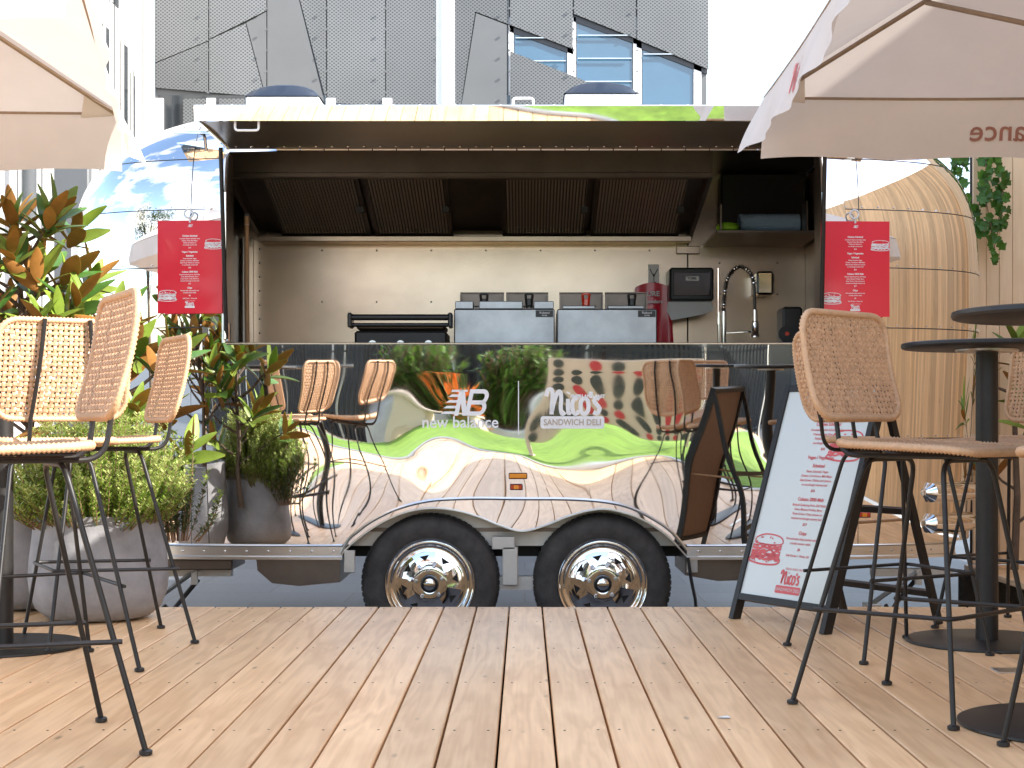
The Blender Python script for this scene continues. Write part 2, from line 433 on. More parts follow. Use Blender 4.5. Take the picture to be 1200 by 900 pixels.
def nico_geo(h, wd):
    V = []; Fc = []
    for s in NICO:
        vs, fs = stroke2d([(x * h, y * h) for x, y in s], wd * h); o = len(V); V += vs; Fc += [tuple(i + o for i in f) for f in fs]
    return [(x - 1.05 * h, y) for x, y in V], Fc


def put2d(mb, geo, fn, dx=0, dy=0):
    vs, fs = geo; mb.add([fn(x + dx, y + dy) for x, y in vs], fs)


def rrect2d(w_, h_, r, n=4):
    o = []
    for cx, cy, a0 in ((w_ / 2 - r, h_ / 2 - r, 0), (-w_ / 2 + r, h_ / 2 - r, 90), (-w_ / 2 + r, -h_ / 2 + r, 180), (w_ / 2 - r, -h_ / 2 + r, 270)):
        for j in range(n + 1): a = R(a0 + 90 * j / n); o.append((cx + r * math.cos(a), cy + r * math.sin(a)))
    return o


def nb_geo(h):
    """slanted N + B monogram with speed stripes, height h"""
    sh = .22
    def T(x, y): return ((x + sh * y) * h, y * h)
    V = []; Fc = []
    def poly(p):
        o = len(V); V.extend(T(*q) for q in p); Fc.append(tuple(range(o, o + len(p))))
    poly([(0, .90), (.62, .90), (.62, .98), (.02, .98)])
    for k in range(4):                       # speed stripes of the N
        y = .06 + k * .215; poly([(-.22 + .05 * k, y), (.34, y), (.34, y + .10), (-.10 + .05 * k, y + .10)])
    poly([(.30, 0), (.46, 0), (.46, .98), (.30, .98)])
    poly([(.30, .98), (.50, .98), (.80, .0), (.62, .0)])
    poly([(.70, 0), (.86, 0), (.86, 1.0), (.70, 1.0)])
    for y in (0, .42, .84):
        poly([(.86, y), (1.22, y), (1.22, y + .16), (.86, y + .16)])
    for y0, y1 in ((.0, .58), (.42, 1.0)):
        n = 8; cy = (y0 + y1) / 2; ry = (y1 - y0) / 2; P = []
        for j in range(n + 1): a = -math.pi / 2 + math.pi * j / n; P.append((1.22 + .24 * math.cos(a), cy + ry * math.sin(a)))
        for j in range(n, -1, -1): a = -math.pi / 2 + math.pi * j / n; P.append((1.22 + .09 * math.cos(a), cy + (ry - .16) * math.sin(a)))
        for j in range(n):
            poly([P[j], P[j + 1], P[2 * n + 1 - j - 1], P[2 * n + 1 - j]])
    return [(x - .6 * h, y) for x, y in V], Fc


def sandwich_geo(w_, h_, seed, cols=1):
    r = random.Random(seed); V = []; Fc = []
    def st(p, wd):
        vs, fs = stroke2d(p, wd, 3); o = len(V); V.extend(vs); Fc.extend(tuple(i + o for i in f) for f in fs)
    lw = h_ * .045
    st([(-.42 * w_, .20 * h_), (-.40 * w_, .38 * h_), (-.1 * w_, .50 * h_), (.3 * w_, .46 * h_), (.46 * w_, .34 * h_), (.44 * w_, .2 * h_), (0, .16 * h_), (-.42 * w_, .20 * h_)], lw)
    for k in range(6):
        y = (.13 - k * .085) * h_; st([(-.47 * w_ + .94 * w_ * j / 12, y + r.uniform(-.035, .035) * h_) for j in range(13)], lw * r.uniform(.8, 2.2))
    st([(-.46 * w_, -.28 * h_), (-.48 * w_, -.40 * h_), (-.1 * w_, -.48 * h_), (.35 * w_, -.46 * h_), (.5 * w_, -.36 * h_), (.47 * w_, -.26 * h_)], lw * 1.3)
    for k in range(26):
        x = r.uniform(-.42, .42) * w_; y = r.uniform(-.4, .42) * h_; st([(x, y), (x + r.uniform(.02, .07) * w_, y + r.uniform(-.06, .06) * h_)], lw * .9)
    return V, Fc


# ------------------------------------------------------------------ ground
g = MB(); g.add([(-160, -160, GZ), (160, -160, GZ), (160, 160, GZ), (-160, 160, GZ)], [(0, 1, 2, 3)])
tag(g.build('ground', 'pavers'), 'dark blue grey stone paving of the street', None, None, 'structure')
# ------------------------------------------------------------------ deck
DECK_Y1, PITCH, GAP = 6.82, .145, .0068
deck = thing('deck', (0, 6.8, GZ)); deck['kind'] = 'structure'; tag(deck, 'raised timber deck of long pale boards')
D0 = (0, -6.8, -GZ)
mb = MB()
for y in (-10.5, -7.5, -4.5, -1.5, 1.5, 4.5, 6.72): mb.box(-4.7, 4.25, y - .03, y + .03, GZ, -.034)
mb.box(2.5, 4.25, 8.8, 8.86, GZ, -.034)
mb.build('joists', 'soil', deck, off=D0)
for xa, xb, yy in ((-1.9, 2.5, DECK_Y1), (-4.7, -1.93, 7.3)):  # unseen boards added so the wheel rims reflect warm timber
    for z0_ in (-.17, -.31):
        fb_ = MB(); fb_.box(xa, xb, yy + .001, yy + .021, z0_, z0_ + .132, .003); fb_.build('fascia_board', 'deck_wood', deck, False, D0)
x0 = (597 - VX) / F * (1440 / 211.) - PITCH * 32
pm = {}
for i in range(66):
    xa = x0 + i * PITCH
    if xa > 4.12: break
    yl = 8.9 if xa > 2.50 else (7.3 if xa < -1.93 else DECK_Y1)
    if yl not in pm:
        b = MB(); b.box(GAP / 2, PITCH - GAP / 2, -11.0, yl, -.034, 0, .003); o = b.build('plank', 'deck_wood', deck); pm[yl] = o.data
    else: o = link('plank', pm[yl], deck)
    o.location = (xa, -6.8, -GZ + rnd.uniform(-.0008, .0008))
mb = MB()
for y in (1.5, 2.4, 3.3, 4.05, 4.8, 5.55, 6.3, 6.76):
    for i in range(60):
        for fx in (.028, PITCH - .028):
            X_ = x0 + i * PITCH + fx; Y_ = y + rnd.uniform(-.008, .008)
            if X_ < 4: mb.lathe([(.0036, .0), (.0036, .0008)], 6, (X_, Y_, .0002))
mb.build('screws', 'seam', deck, off=D0)['kind'] = 'stuff'
# ------------------------------------------------------------------ trailer
TA, TB, TC, TP, TZ, TE, TN = 2.52, 1.20, 9.05, 4.5, 1.50, 1.10, 3.6
ZTOP = TZ + TE
wr = random.Random(11)
WAVES = []
for lam, amp in ((.95, .0048), (.62, .0044), (.48, .0040), (.40, .0030), (.30, .0018), (.7, .0040), (.36, .0018), (.52, .0034)):
    a = wr.uniform(-.9, .9) + (math.pi / 2 if wr.random() < .55 else 0); k = 2 * math.pi / lam
    WAVES.append((amp / k, k * math.cos(a), k * math.sin(a) * 1.0, wr.uniform(0, 6.28)))


def sfac(z):
    z = np.asarray(z, float)
    up = np.clip((z - TZ) / TE, 0, 1); s = np.maximum(1 - up ** TN, 0) ** (1 / TN)
    t = np.clip(1.45 - z, 0, None)
    return s - (.0215 * t * t / (t + .12)) / TB


def hullY(X, z, wave=1.0):
    X = np.asarray(X, float); z = np.asarray(z, float); s = sfac(z)
    q = np.clip(np.abs(X) / (TA * s + 1e-9), 0, 1)
    Y = TC - TB * s * np.maximum(1 - q ** TP, 0) ** (1 / TP)
    hol = np.clip(1 - (X / 1.8) ** 2, 0, 1) * np.clip((2.15 - z) / .6, 0, 1)       # the flat side is slightly hollow
    Y = Y + .030 * hol
    if wave:
        fade = np.clip((1.32 - z) / .12, 0, 1) * np.clip((1.95 - np.abs(X)) / .3, 0, 1)
        W = 0
        for A, kx, kz, ph in WAVES: W = W + A * np.sin(kx * X + kz * z + ph)
        Y = Y + W * fade * wave * (.20 + 1.55 * np.clip((1.08 - z) / .42, 0, 1))
    return Y


def hp(X, z, off=.004):
    return Vector((X, float(hullY(X, z)) - off, z))


troot = thing('food_trailer', (0, TC, GZ), 0, 'mirror polished aluminium food trailer with its serving hatch propped open', 'trailer')
TO = (0, -TC, -GZ)


def tb(mb_, name, mats, smooth=False, parent=None):
    return mb_.build(name, mats, parent or troot, smooth, TO if parent is None else (0, 0, 0))


OX0, OX1, OZ0, OZ1 = -1.545, 1.535, 1.23, 2.225      # serving opening
XS = 1.72                                               # cap seams
RZ = .195                                               # top of the floor rail


def grid_obj(name, P, mats='mirror'):
    """P: (rows, cols, 3) -> smooth sheet with exact normals"""
    r, c, _ = P.shape
    du = np.gradient(P, axis=1); dv = np.gradient(P, axis=0)
    nrm = np.cross(du, dv); ln = np.linalg.norm(nrm, axis=2, keepdims=True); nrm = nrm / np.maximum(ln, 1e-12)
    ctr = np.array([0, TC, 1.2]); sgn = np.sign(np.sum(nrm * (P - ctr), axis=2, keepdims=True)); nrm = nrm * sgn
    flip = np.median(sgn) < 0
    i = np.arange(r * c).reshape(r, c)
    q = np.stack([i[:-1, :-1], i[:-1, 1:], i[1:, 1:], i[1:, :-1]], -1).reshape(-1, 4)
    if flip: q = q[:, ::-1]
    me = bpy.data.meshes.new(name); me.from_pydata(P.reshape(-1, 3).tolist(), [], q.tolist())
    me.materials.append(MATS[mats]); me.polygons.foreach_set('use_smooth', [True] * len(me.polygons))
    me.normals_split_custom_set_from_vertices(nrm.reshape(-1, 3).tolist()); me.update()
    return link(name, me, troot, TO)


# lower edge of the skin over the wheels (photo pixels -> metres)
arch_px = [(396, 655), (404, 645), (420, 631), (450, 611), (478, 600), (505, 596), (530, 598), (560, 606), (585, 616), (612, 623), (640, 616), (665, 606), (690, 599), (708, 597), (730, 601), (760, 613), (785, 631), (803, 650), (810, 658)]
ax = np.array([(p[0] - VX) / F * 7.87 for p in arch_px]); az = np.array([CH + (VY - p[1]) / F * 7.87 for p in arch_px])


def cubic(xq, xs, ys):
    m = np.gradient(ys, xs); k = np.clip(np.searchsorted(xs, xq) - 1, 0, len(xs) - 2)
    h = xs[k + 1] - xs[k]; t = np.clip((xq - xs[k]) / h, 0, 1)
    return (2 * t**3 - 3 * t**2 + 1) * ys[k] + (t**3 - 2 * t**2 + t) * h * m[k] + (-2 * t**3 + 3 * t**2) * ys[k + 1] + (t**3 - t**2) * h * m[k + 1]


def zbot(X):
    z = np.where((X > ax[0]) & (X < ax[-1]), cubic(X, ax, az), RZ)
    return np.maximum(z, RZ)


# lower mirror panel, dense so that its dents bend the reflections
Xg = np.unique(np.concatenate([np.linspace(-XS, XS, 300), ax])); v = np.linspace(0, 1, 110)[:, None]
Zg = zbot(Xg)[None, :] * (1 - v) + OZ0 * v
Xb = np.broadcast_to(Xg[None, :], Zg.shape)
grid_obj('lower_panel', np.stack([Xb, hullY(Xb, Zg), Zg], -1))


def sheet(name, xa, xb, za, zb, nx=24, nz=24):
    X = np.linspace(xa, xb, nx); Z = np.linspace(za, zb, nz); Xm, Zm = np.meshgrid(X, Z)
    return grid_obj(name, np.stack([Xm, hullY(Xm, Zm), Zm], -1))


sheet('side_panel', -XS, OX0, OZ0, OZ1, 14, 50); sheet('side_panel', OX1, XS, OZ0, OZ1, 14, 50)


def cap(name, sg, za, zb, nz=20, n=60):
    Z = np.linspace(za, zb, nz) if zb < 2.4 else za + (zb - za) * np.sin(np.linspace(0, 1, nz) * math.pi / 2); s = sfac(Z)[:, None]; xe = TA * s
    t = np.linspace(0, 1, n)[None, :]
    xs = np.minimum(XS, .66 * xe)
    # half loop front seam -> tip -> back seam
    th0 = np.arccos(np.clip((xs / xe) ** (TP / 2), 0, 1)); th = th0 * (1 - 2 * t)
    X = xe * np.abs(np.cos(th)) ** (2 / TP); Yb = TB * s * np.sign(np.sin(th)) * np.abs(np.sin(th)) ** (2 / TP)
    Zm = np.broadcast_to(Z[:, None], X.shape)
    ft = np.clip((1.95 - X) / .2, 0, 1) * np.clip((1.32 - Zm) / .12, 0, 1) * (Yb > 0)
    return grid_obj(name, np.stack([sg * X, TC - Yb, Zm], -1))


SEAMZ = [RZ, .74, 1.23, 1.62, 1.92, OZ1]
for sg in (-1, 1):
    for a, b in zip(SEAMZ[:-1], SEAMZ[1:]): cap('end_cap_panel', sg, a, b, 16)
    cap('end_cap_panel', sg, OZ1, ZTOP - .0001, 40, 60)
# roof between the caps and the rear skin
u = np.linspace(0, 1, 40); Z = OZ1 + (ZTOP - .0001 - OZ1) * np.sin(u * math.pi / 2); s = sfac(Z)
xs = np.minimum(XS, .66 * TA * s)
for nm, yy in (('roof_panel', -1), ('rear_roof_panel', 1)):
    Xm = xs[:, None] * np.linspace(-1, 1, 50)[None, :]; Zm = np.broadcast_to(Z[:, None], Xm.shape); Yv = hullY(Xm, Zm)
    if yy > 0: Yv = 2 * TC - Yv
    grid_obj(nm, np.stack([Xm, Yv, Zm], -1))
Xm, Zm = np.meshgrid(np.linspace(-XS, XS, 30), np.linspace(RZ, OZ1, 30)); grid_obj('rear_panel', np.stack([Xm, 2 * TC - hullY(Xm, Zm, 0), Zm], -1))
# seams and rivets
def capline(sg, z, n=46):
    s = float(sfac(z)); xe = TA * s; xs_ = min(XS, .66 * xe); th0 = math.acos((xs_ / xe) ** (TP / 2)); out = []
    for i in range(n):
        th = th0 * (1 - 1.25 * i / (n - 1)); X = xe * abs(math.cos(th)) ** (2 / TP); Y = TB * s * math.copysign(abs(math.sin(th)) ** (2 / TP), math.sin(th))
        out.append(Vector((sg * X, TC - Y, z)))
    return out


def rivets(mb_, pts, nrm_fn, r=.0042):
    for p in pts:
        n = nrm_fn(p).normalized(); q = n.to_track_quat('Z', 'Y').to_matrix().to_4x4()
        mb_.lathe([(r, 0), (r * .8, r * .5), (r * .3, r * .75)], 7, p, q)


def hn(p):
    e = .002; X, z = p.x, p.z
    if abs(X) > XS + .3: return Vector((math.copysign(1, X), -.6 if p.y < TC else .2, .15))
    return Vector((float(hullY(X + e, z, 0) - hullY(X - e, z, 0)) / (2 * e), -1, float(hullY(X, z + e, 0) - hullY(X, z - e, 0)) / (2 * e)))


for sg in (-1, 1):
    for z in (.74, 1.31, 1.62, 1.92, 2.19):
        ln = capline(sg, z); m1 = MB(); m1.tube(ln, .0028, 6); so = tb(m1, 'seam', 'seam', True)
        m2 = MB(); rivets(m2, [p + Vector((sg * .004, -.002, .012)) for p in resample(ln, .085)], hn); tb(m2, 'rivet_row', 'rivet', True, so)
    ln = [hp(sg * XS, z, .001) for z in np.linspace(RZ, 2.5, 60)]
    m1 = MB(); m1.tube(ln, .0024, 6); so = tb(m1, 'seam', 'seam', True)
    m2 = MB(); rivets(m2, [p + Vector((-sg * .014, -.001, 0)) for p in resample(ln, .075)], hn); tb(m2, 'rivet_row', 'rivet', True, so)
# floor rail
for xa, xb in ((-2.05, ax[0] + .02), (ax[-1] - .02, 2.28)):
    m1 = MB(); n = 40; prof = [(0, .0), (-.018, .0), (-.022, -.006), (-.012, -.012), (-.012, -.058), (-.024, -.064), (-.024, -.078), (0, -.078)]
    vs = []; fs = []
    for i in range(n):
        X = xa + (xb - xa) * i / (n - 1); y = float(hullY(X, RZ, 0))
        for dy, dz in prof: vs.append((X, y + dy, RZ + dz))
    k = len(prof)
    for i in range(n - 1):
        for j in range(k): fs.append((i * k + j, i * k + (j + 1) % k, (i + 1) * k + (j + 1) % k, (i + 1) * k + j))
    fs.append(tuple(range(k))); fs.append(tuple((n - 1) * k + j for j in range(k))[::-1]); m1.add(vs, fs)
    ro = tb(m1, 'floor_rail', 'rail', True)
    m2 = MB(); x = xa + .06
    while x < xb - .03: rivets(m2, [Vector((x, float(hullY(x, RZ, 0)) - .012, RZ - .035))], lambda p: Vector((0, -1, 0)), .0065); x += .112
    tb(m2, 'rivet_row', 'rivet', True, ro)
# wheel arch trims
trim_px = [(398, 650), (404, 638), (420, 622), (450, 603), (480, 592), (505, 587), (535, 585), (612, 585), (680, 586), (705, 588), (735, 594), (765, 608), (790, 626), (808, 648)]
tp = [((p[0] - VX) / F * 7.86, CH + (VY - p[1]) / F * 7.86) for p in trim_px]
tx = np.array([p[0] for p in tp]); tz = np.array([p[1] for p in tp])
Xq = np.linspace(tx[0], tx[-1], 90); m1 = MB(); m1.tube([hp(x, z, .004) for x, z in zip(Xq, cubic(Xq, tx, tz))], .0085, 8); tb(m1, 'wheel_arch_trim', 'rail', True)
Xq = np.linspace(ax[0], ax[-1], 120); m1 = MB(); m1.tube([hp(x, z, .002) for x, z in zip(Xq, cubic(Xq, ax, az))], .006, 6); tb(m1, 'wheel_arch_lip', 'rail', True)
# wheel well liner, belly pan, frame
m1 = MB(); m1.box(-1.0, .88, 8.06, 8.075, .175, .55); m1.box(-1.0, .88, 7.99, 8.06, .40, .41); tb(m1, 'wheel_well', 'liner')
m1 = MB(); m1.box(-.17, -.05, 7.93, 7.96, .165, .235, .004); tb(m1, 'wheel_well_bracket', 'liner')
m1 = MB(); m1.box(-1.9, 1.9, 8.3, 9.9, .10, .19); tb(m1, 'chassis', 'black_metal')
m1 = MB()
for X in (-.49, .40): m1.cyl((X, 7.98, -.01), (X, 10.1, -.01), .035, 12)
tb(m1, 'axle', 'black_metal', True)
m1 = MB(); m1.prism([(-1.385, .155), (-1.375, .06), (-1.30, -.005), (-1.16, -.02), (-.95, .0), (-.95, .155)], lambda p: (p[0], 7.90, p[1]), lambda p: (p[0], 8.5, p[1])); tb(m1, 'belly_tank', 'steel_dark')
m1 = MB(); m1.prism([(.83, .155), (.83, .03), (1.0, .0), (1.35, .01), (1.5, .06), (1.52, .155)], lambda p: (p[0], 7.96, p[1]), lambda p: (p[0], 8.5, p[1])); tb(m1, 'belly_tank', 'steel_dark')
m1 = MB(); m1.box(-2.0, -1.51, 7.93, 8.3, .06, .115, .006); tb(m1, 'step_box', 'steel_dark')
m1 = MB(); a = at(598, 642, 7.95); m1.box(a.x - .04, a.x + .04, 7.93, 7.96, -.02, .18, .004); m1.box(-.25, .17, 8.0, 8.05, -.05, .02); tb(m1, 'spring_hanger', 'liner')
for X in (ax[0] + .03, ax[-1] - .02):
    m1 = MB(); m1.box(X, X + .055, 7.885, 7.90, .05, .165, .003); m1.cyl((X + .026, 7.88, .085), (X + .026, 7.886, .085), .012, 10); tb(m1, 'mudguard_bracket', 'liner')
m1 = MB(); m1.tube([(.835, 7.86, .13), (.85, 7.85, .02), (.872, 7.86, -.08), (.885, 7.87, -.2), (.888, 7.87, -.36)], .022, 8, flat=.4); tb(m1, 'mud_flap', 'black_plastic', True)
for sg, X in ((-1, -1.83), (1, 1.93)):
    m1 = MB(); m1.tube([(X - .12, 8.0, -.12), (X + .13, 7.98, .06)], .028, 4, flat=.45); m1.box(X - .16, X - .08, 7.96, 8.06, -.34, -.12, .004); m1.box(X - .2, X - .02, 7.92, 8.1, GZ, -.34, .004)
    m1.box(X - .12, X + .3, 8.0, 8.06, .02, .06); m1.box(X + .1, X + .13, 7.96, 8.0, -.02, .06)
    tb(m1, 'jack_leg', 'liner'); m2 = MB(); m2.tube([(X + .12, 8.05, .0), (X + .02, 8.05, -.12), (X - .02, 8.02, -.17), (X - .05, 8.0, -.13)], .012, 6); tb(m2, 'hose', 'black_plastic', True)
# wheels
def make_wheel(X):
    zc = -.0106; Yf = 7.93; rr = .357
    wh = thing('wheel', (X, 7.935 - TC, zc - GZ)); wh.parent = troot
    M = Matrix.Rotation(R(90), 4, 'X')      # lathe axis z -> -y
    m = MB(); m.lathe([(.232, -.015), (.237, .006), (.250, .012), (.285, .014), (.318, .008), (.342, -.012), (.354, -.035), (.357, -.06), (.357, -.17), (.345, -.2), (.28, -.215), (.22, -.2)], 64, (0, 0, 0), M)
    ty = m.build('tyre', 'rubber', wh, True)
    m = MB()                                   # tread blocks on the shoulder
    for k in range(72):
        a = 2 * math.pi * k / 72; Q = Matrix.Rotation(-a, 4, 'Y') @ Matrix.Translation((0, 0, .353))
        m.box(-.011, .011, .045, .17, 0, .007, M=Q)
    m.build('tread', 'rubber', ty)
    m = MB(); m.lathe([(.150, -.03), (.158, -.004), (.168, -.002), (.176, -.006), (.190, -.007), (.198, -.003), (.204, .004), (.212, .006), (.219, .005), (.224, .010), (.230, .012), (.235, .007), (.235, -.03)], 72, (0, 0, 0), M)
    rim = m.build('rim', 'chrome', wh, True)
    m = MB()                                   # eight-spoke face with triangular windows
    n = 8
    for k in range(n):
        a0 = 2 * math.pi * k / n + .2; hw = math.pi / n
        def P(r, da):
            q = (r - .088) / .08; return (r * math.cos(a0 + da), -.010 + .013 * q - .006 * math.sin(math.pi * min(1, q)) * (abs(da) / hw), r * math.sin(a0 + da))
        g = .175
        vs = [P(.088, -hw), P(.088, 0), P(.088, hw), P(.120, -hw), P(.118, 0), P(.120, hw), P(.150, -hw), P(.149, -g), P(.149, g), P(.150, hw), P(.170, -hw), P(.170, -g), P(.170, g), P(.170, hw)]
        m.add(vs, [(0, 1, 4, 3), (1, 2, 5, 4), (3, 4, 7, 6), (4, 5, 9, 8), (6, 7, 11, 10), (7, 8, 12, 11), (8, 9, 13, 12)])
    m.build('spokes', 'chrome', wh, 'all')
    m = MB(); m.lathe([(.15, -.075), (.05, -.075)], 40, (0, 0, 0), M); m.build('brake_drum', 'black_metal', wh)
    m = MB(); m.lathe([(.090, .0), (.092, .022), (.086, .030), (.060, .034), (.046, .030)], 48, (0, 0, 0), M); hub = m.build('hub', 'chrome', wh, True)
    m = MB(); m.lathe([(.044, .03), (.044, .042), (.038, .046), (.034, .040)], 32, (0, 0, 0), M); m.build('cap_ring', 'black_plastic', hub, True)
    m = MB(); m.lathe([(.033, .03), (.030, .048), (.018, .054)], 32, (0, 0, 0), M); m.build('hub_cap', 'chrome', hub, True)
    for k in range(5):
        a = 2 * math.pi * k / 5 + .4; m = MB(); m.lathe([(.0105, .028), (.0105, .046), (.007, .050)], 6, (.071 * math.cos(a), 0, .071 * math.sin(a)), M); m.build('wheel_nut', 'rail', hub)
    for k in range(4):
        a = 2 * math.pi * k / 8 + .55; m = MB(); m.cyl((.095 * math.cos(a), -.012, .095 * math.sin(a)), (.105 * math.cos(a), -.024, .105 * math.sin(a)), .011, 8); m.build('rim_stud', 'rail', rim)
    return wh


make_wheel((504 - VX) / F * 7.95); make_wheel((706 - VX) / F * 7.95)
# marker lights
for px, py, mt in ((607, 558, 'amber'), (605, 571, 'red_lens'), (1016, 604, 'red_lens'), (202, 596, 'red_lens')):
    p = at(px, py, 7.86); y = float(hullY(p.x, p.z)); ww = .048 if mt == 'amber' else .033
    m = MB(); m.box(p.x - ww, p.x + ww, y - .014, y + .004, p.z - .016, p.z + .016, .004); lo = tb(m, 'marker_light', 'black_plastic')
    m = MB(); m.box(p.x - ww + .004, p.x + ww - .004, y - .022, y - .0145, p.z - .012, p.z + .012, .003); tb(m, 'lens', mt, False, lo)
    if mt == 'red_lens':
        m = MB(); m.box(p.x - .012, p.x + .012, y - .0235, y - .0222, p.z - .010, p.z + .010); tb(m, 'lens_window', 'amber', False, lo)
# lettering on the mirror panel
def onhull(px, py):
    p = at(px, py, 7.86)
    return lambda x, y: hp(p.x + x, p.z + y, .0045)


m = MB(); fn = onhull(541, 487); put2d(m, nb_geo(31 / 229), fn); lg = tb(m, 'monogram_logo', 'white_print'); lg['label'] = 'white slanted monogram with speed stripes'
m = MB(); fn = onhull(539, 501); put2d(m, text_geo('new balance', .083, bold=.0012, sx=.96), fn); tb(m, 'lettering', 'white_print')['label'] = 'white new balance lettering'
m = MB(); fn = onhull(607.6, 478); m.add([fn(-.0025, -.138), fn(.0025, -.138), fn(.0025, .138), fn(-.0025, .138)], [(0, 1, 2, 3)]); tb(m, 'divider_line', 'white_print')
m = MB(); fn = onhull(673, 485); put2d(m, nico_geo(.125, .17), fn); put2d(m, text_geo('FRESH AND FAST', .023, bold=.0012), onhull(689, 466)); tb(m, 'lettering', 'white_print')['label'] = "white Nico's script lettering"
m = MB(); fn = onhull(671, 495); pl = rrect2d(75 / 229, 14.5 / 229, .014); m.add([fn(x, y) for x, y in pl], [tuple(range(len(pl)))]); bar = tb(m, 'lettering_bar', 'white_print')
m = MB(); p = at(671, 495, 7.86); put2d(m, text_geo('SANDWICH DELI', .044, bold=.0008, sx=.88), lambda x, y: hp(p.x + x, p.z + y - .014, .0065)); tb(m, 'lettering', 'ply', False, bar)
# serving opening: frame, counter edge, struts, hatch
def edge_pts(X, n=24): return [Vector((X, float(hullY(X, z, 0)) , z)) for z in np.linspace(OZ0, OZ1, n)]


for X in (OX0, OX1):
    m = MB(); m.tube([p + Vector((0, -.002, 0)) for p in edge_pts(X)], .012, 8); tb(m, 'opening_frame', 'rail', True)
    sg = 1 if X < 0 else -1; e = edge_pts(X); vs = []; fs = []
    for p in e: vs += [p + Vector((sg * .004, .01, 0)), Vector((X + sg * .004, 8.12, p.z))]
    for i in range(len(e) - 1): fs.append((2 * i, 2 * i + 1, 2 * i + 3, 2 * i + 2))
    m = MB(); m.add(vs, fs); tb(m, 'jamb', 'steel_dark')
m = MB(); m.box(OX0 + .012, OX1 - .012, float(hullY(0, OZ0, 0)) - .006, 8.16, OZ0 - .010, OZ0 + .002, .003); tb(m, 'counter', 'brushed')
hinge = Vector((0, float(hullY(0, OZ1, 0)) - .008, OZ1))
for X, bx in ((OX0 + .012, -1.545), (OX1 - .012, 1.525)):
    m = MB(); y0 = float(hullY(X, 1.26, 0)); m.tube([(X + (.004 if X < 0 else -.004), y0 - .02, 1.25), (bx + (.02 if X < 0 else -.02), 7.70, 2.20)], .011, 10); st = tb(m, 'gas_strut', 'black_metal', True)
    m = MB(); m.tube([(X + (.012 if X < 0 else -.012), y0 - .01, 1.24), (X + (.0122 if X < 0 else -.0122), y0 - .016, 1.33)], .0125, 8); m.tube([(X, y0 - .03, 1.25), (X, y0 - .03, 2.0)], .006, 8); tb(m, 'strut_rod', 'chrome', True, st)
# hatch
HY0, HY1 = 7.16, hinge.y; HX0, HX1 = -1.54, 1.54; HZ = 2.232
m = MB()
vs = []; n = 12; fs = []
for i in range(n + 1):
    t = i / n; y = HY1 + (HY0 - HY1) * t; z = HZ + .012 * math.sin(math.pi * t)
    vs += [(HX0 + .02, y, z), (HX1 - .02, y, z)]
for i in range(n): fs.append((2 * i, 2 * i + 1, 2 * i + 3, 2 * i + 2))
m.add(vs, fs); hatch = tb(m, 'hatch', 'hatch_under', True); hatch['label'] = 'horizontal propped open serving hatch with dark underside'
m = MB(); vs = []; fs = []
for i in range(n + 1):
    t = i / n; y = HY1 + (HY0 - HY1) * t; z = HZ + .045 + .016 * math.sin(math.pi * t) + .010 * t
    vs += [(HX0, y, z), (HX1, y, z)]
for i in range(n): fs.append((2 * i, 2 * i + 2, 2 * i + 3, 2 * i + 1))
m.add(vs, fs); tb(m, 'hatch_skin', 'mirror', True, hatch)
m = MB(); m.prism([(HY0 - .016, HZ + .060), (HY0 + .0, HZ - .006), (HY0 + .016, HZ - .006), (HY0 + .016, HZ + .060)], lambda p: (HX0, p[0], p[1]), lambda p: (HX1, p[0], p[1]))
for X in (HX0, HX1 - .02): m.box(X, X + .02, HY0 + .018, HY1, HZ - .004, HZ + .056, .004)
tb(m, 'hatch_edge', 'mirror', False, hatch)
m = MB(); m.box(HX0, HX1, HY0 - .012, HY0 + .02, HZ + .061, HZ + .066); rivets(m, [Vector((x, HY0 + .0, HZ + .066)) for x in np.arange(HX0 + .05, HX1, .125)], lambda p: Vector((0, 0, 1)), .006); tb(m, 'hatch_bead', 'rail', False, hatch)
m = MB(); rivets(m, [Vector((x, HY1 - .055, HZ + .003)) for x in np.arange(HX0 + .06, HX1, .082)], lambda p: Vector((0, 0, -1)), .006); tb(m, 'rivet_row', 'rivet', True, hatch)['kind'] = 'stuff'
x = HX0 + .26; m = MB()
while x < HX1 - .1: m.cyl((x + .002, HY1 - .012, HZ - .004), (x + .120, HY1 - .012, HZ - .004), .0075, 8); x += .124
tb(m, 'piano_hinge', 'rail', True, hatch)
for hx in ((288 - VX) / F * HY0,):
    m = MB(); m.tube(fillet([(hx - .055, HY0 + .03, HZ), (hx - .055, HY0 + .03, HZ - .045), (hx + .055, HY0 + .03, HZ - .045), (hx + .055, HY0 + .03, HZ)], .015), .006, 8); tb(m, 'handle', 'white_metal', True, hatch)
hx = (613 - VX) / F * HY0
m = MB(); m.tube(fillet([(hx - .048, HY0 + .06, HZ + .06), (hx - .048, HY0 + .06, HZ + .112), (hx + .048, HY0 + .06, HZ + .112), (hx + .048, HY0 + .06, HZ + .06)], .015), .006, 8); tb(m, 'handle', 'white_metal', True, hatch)
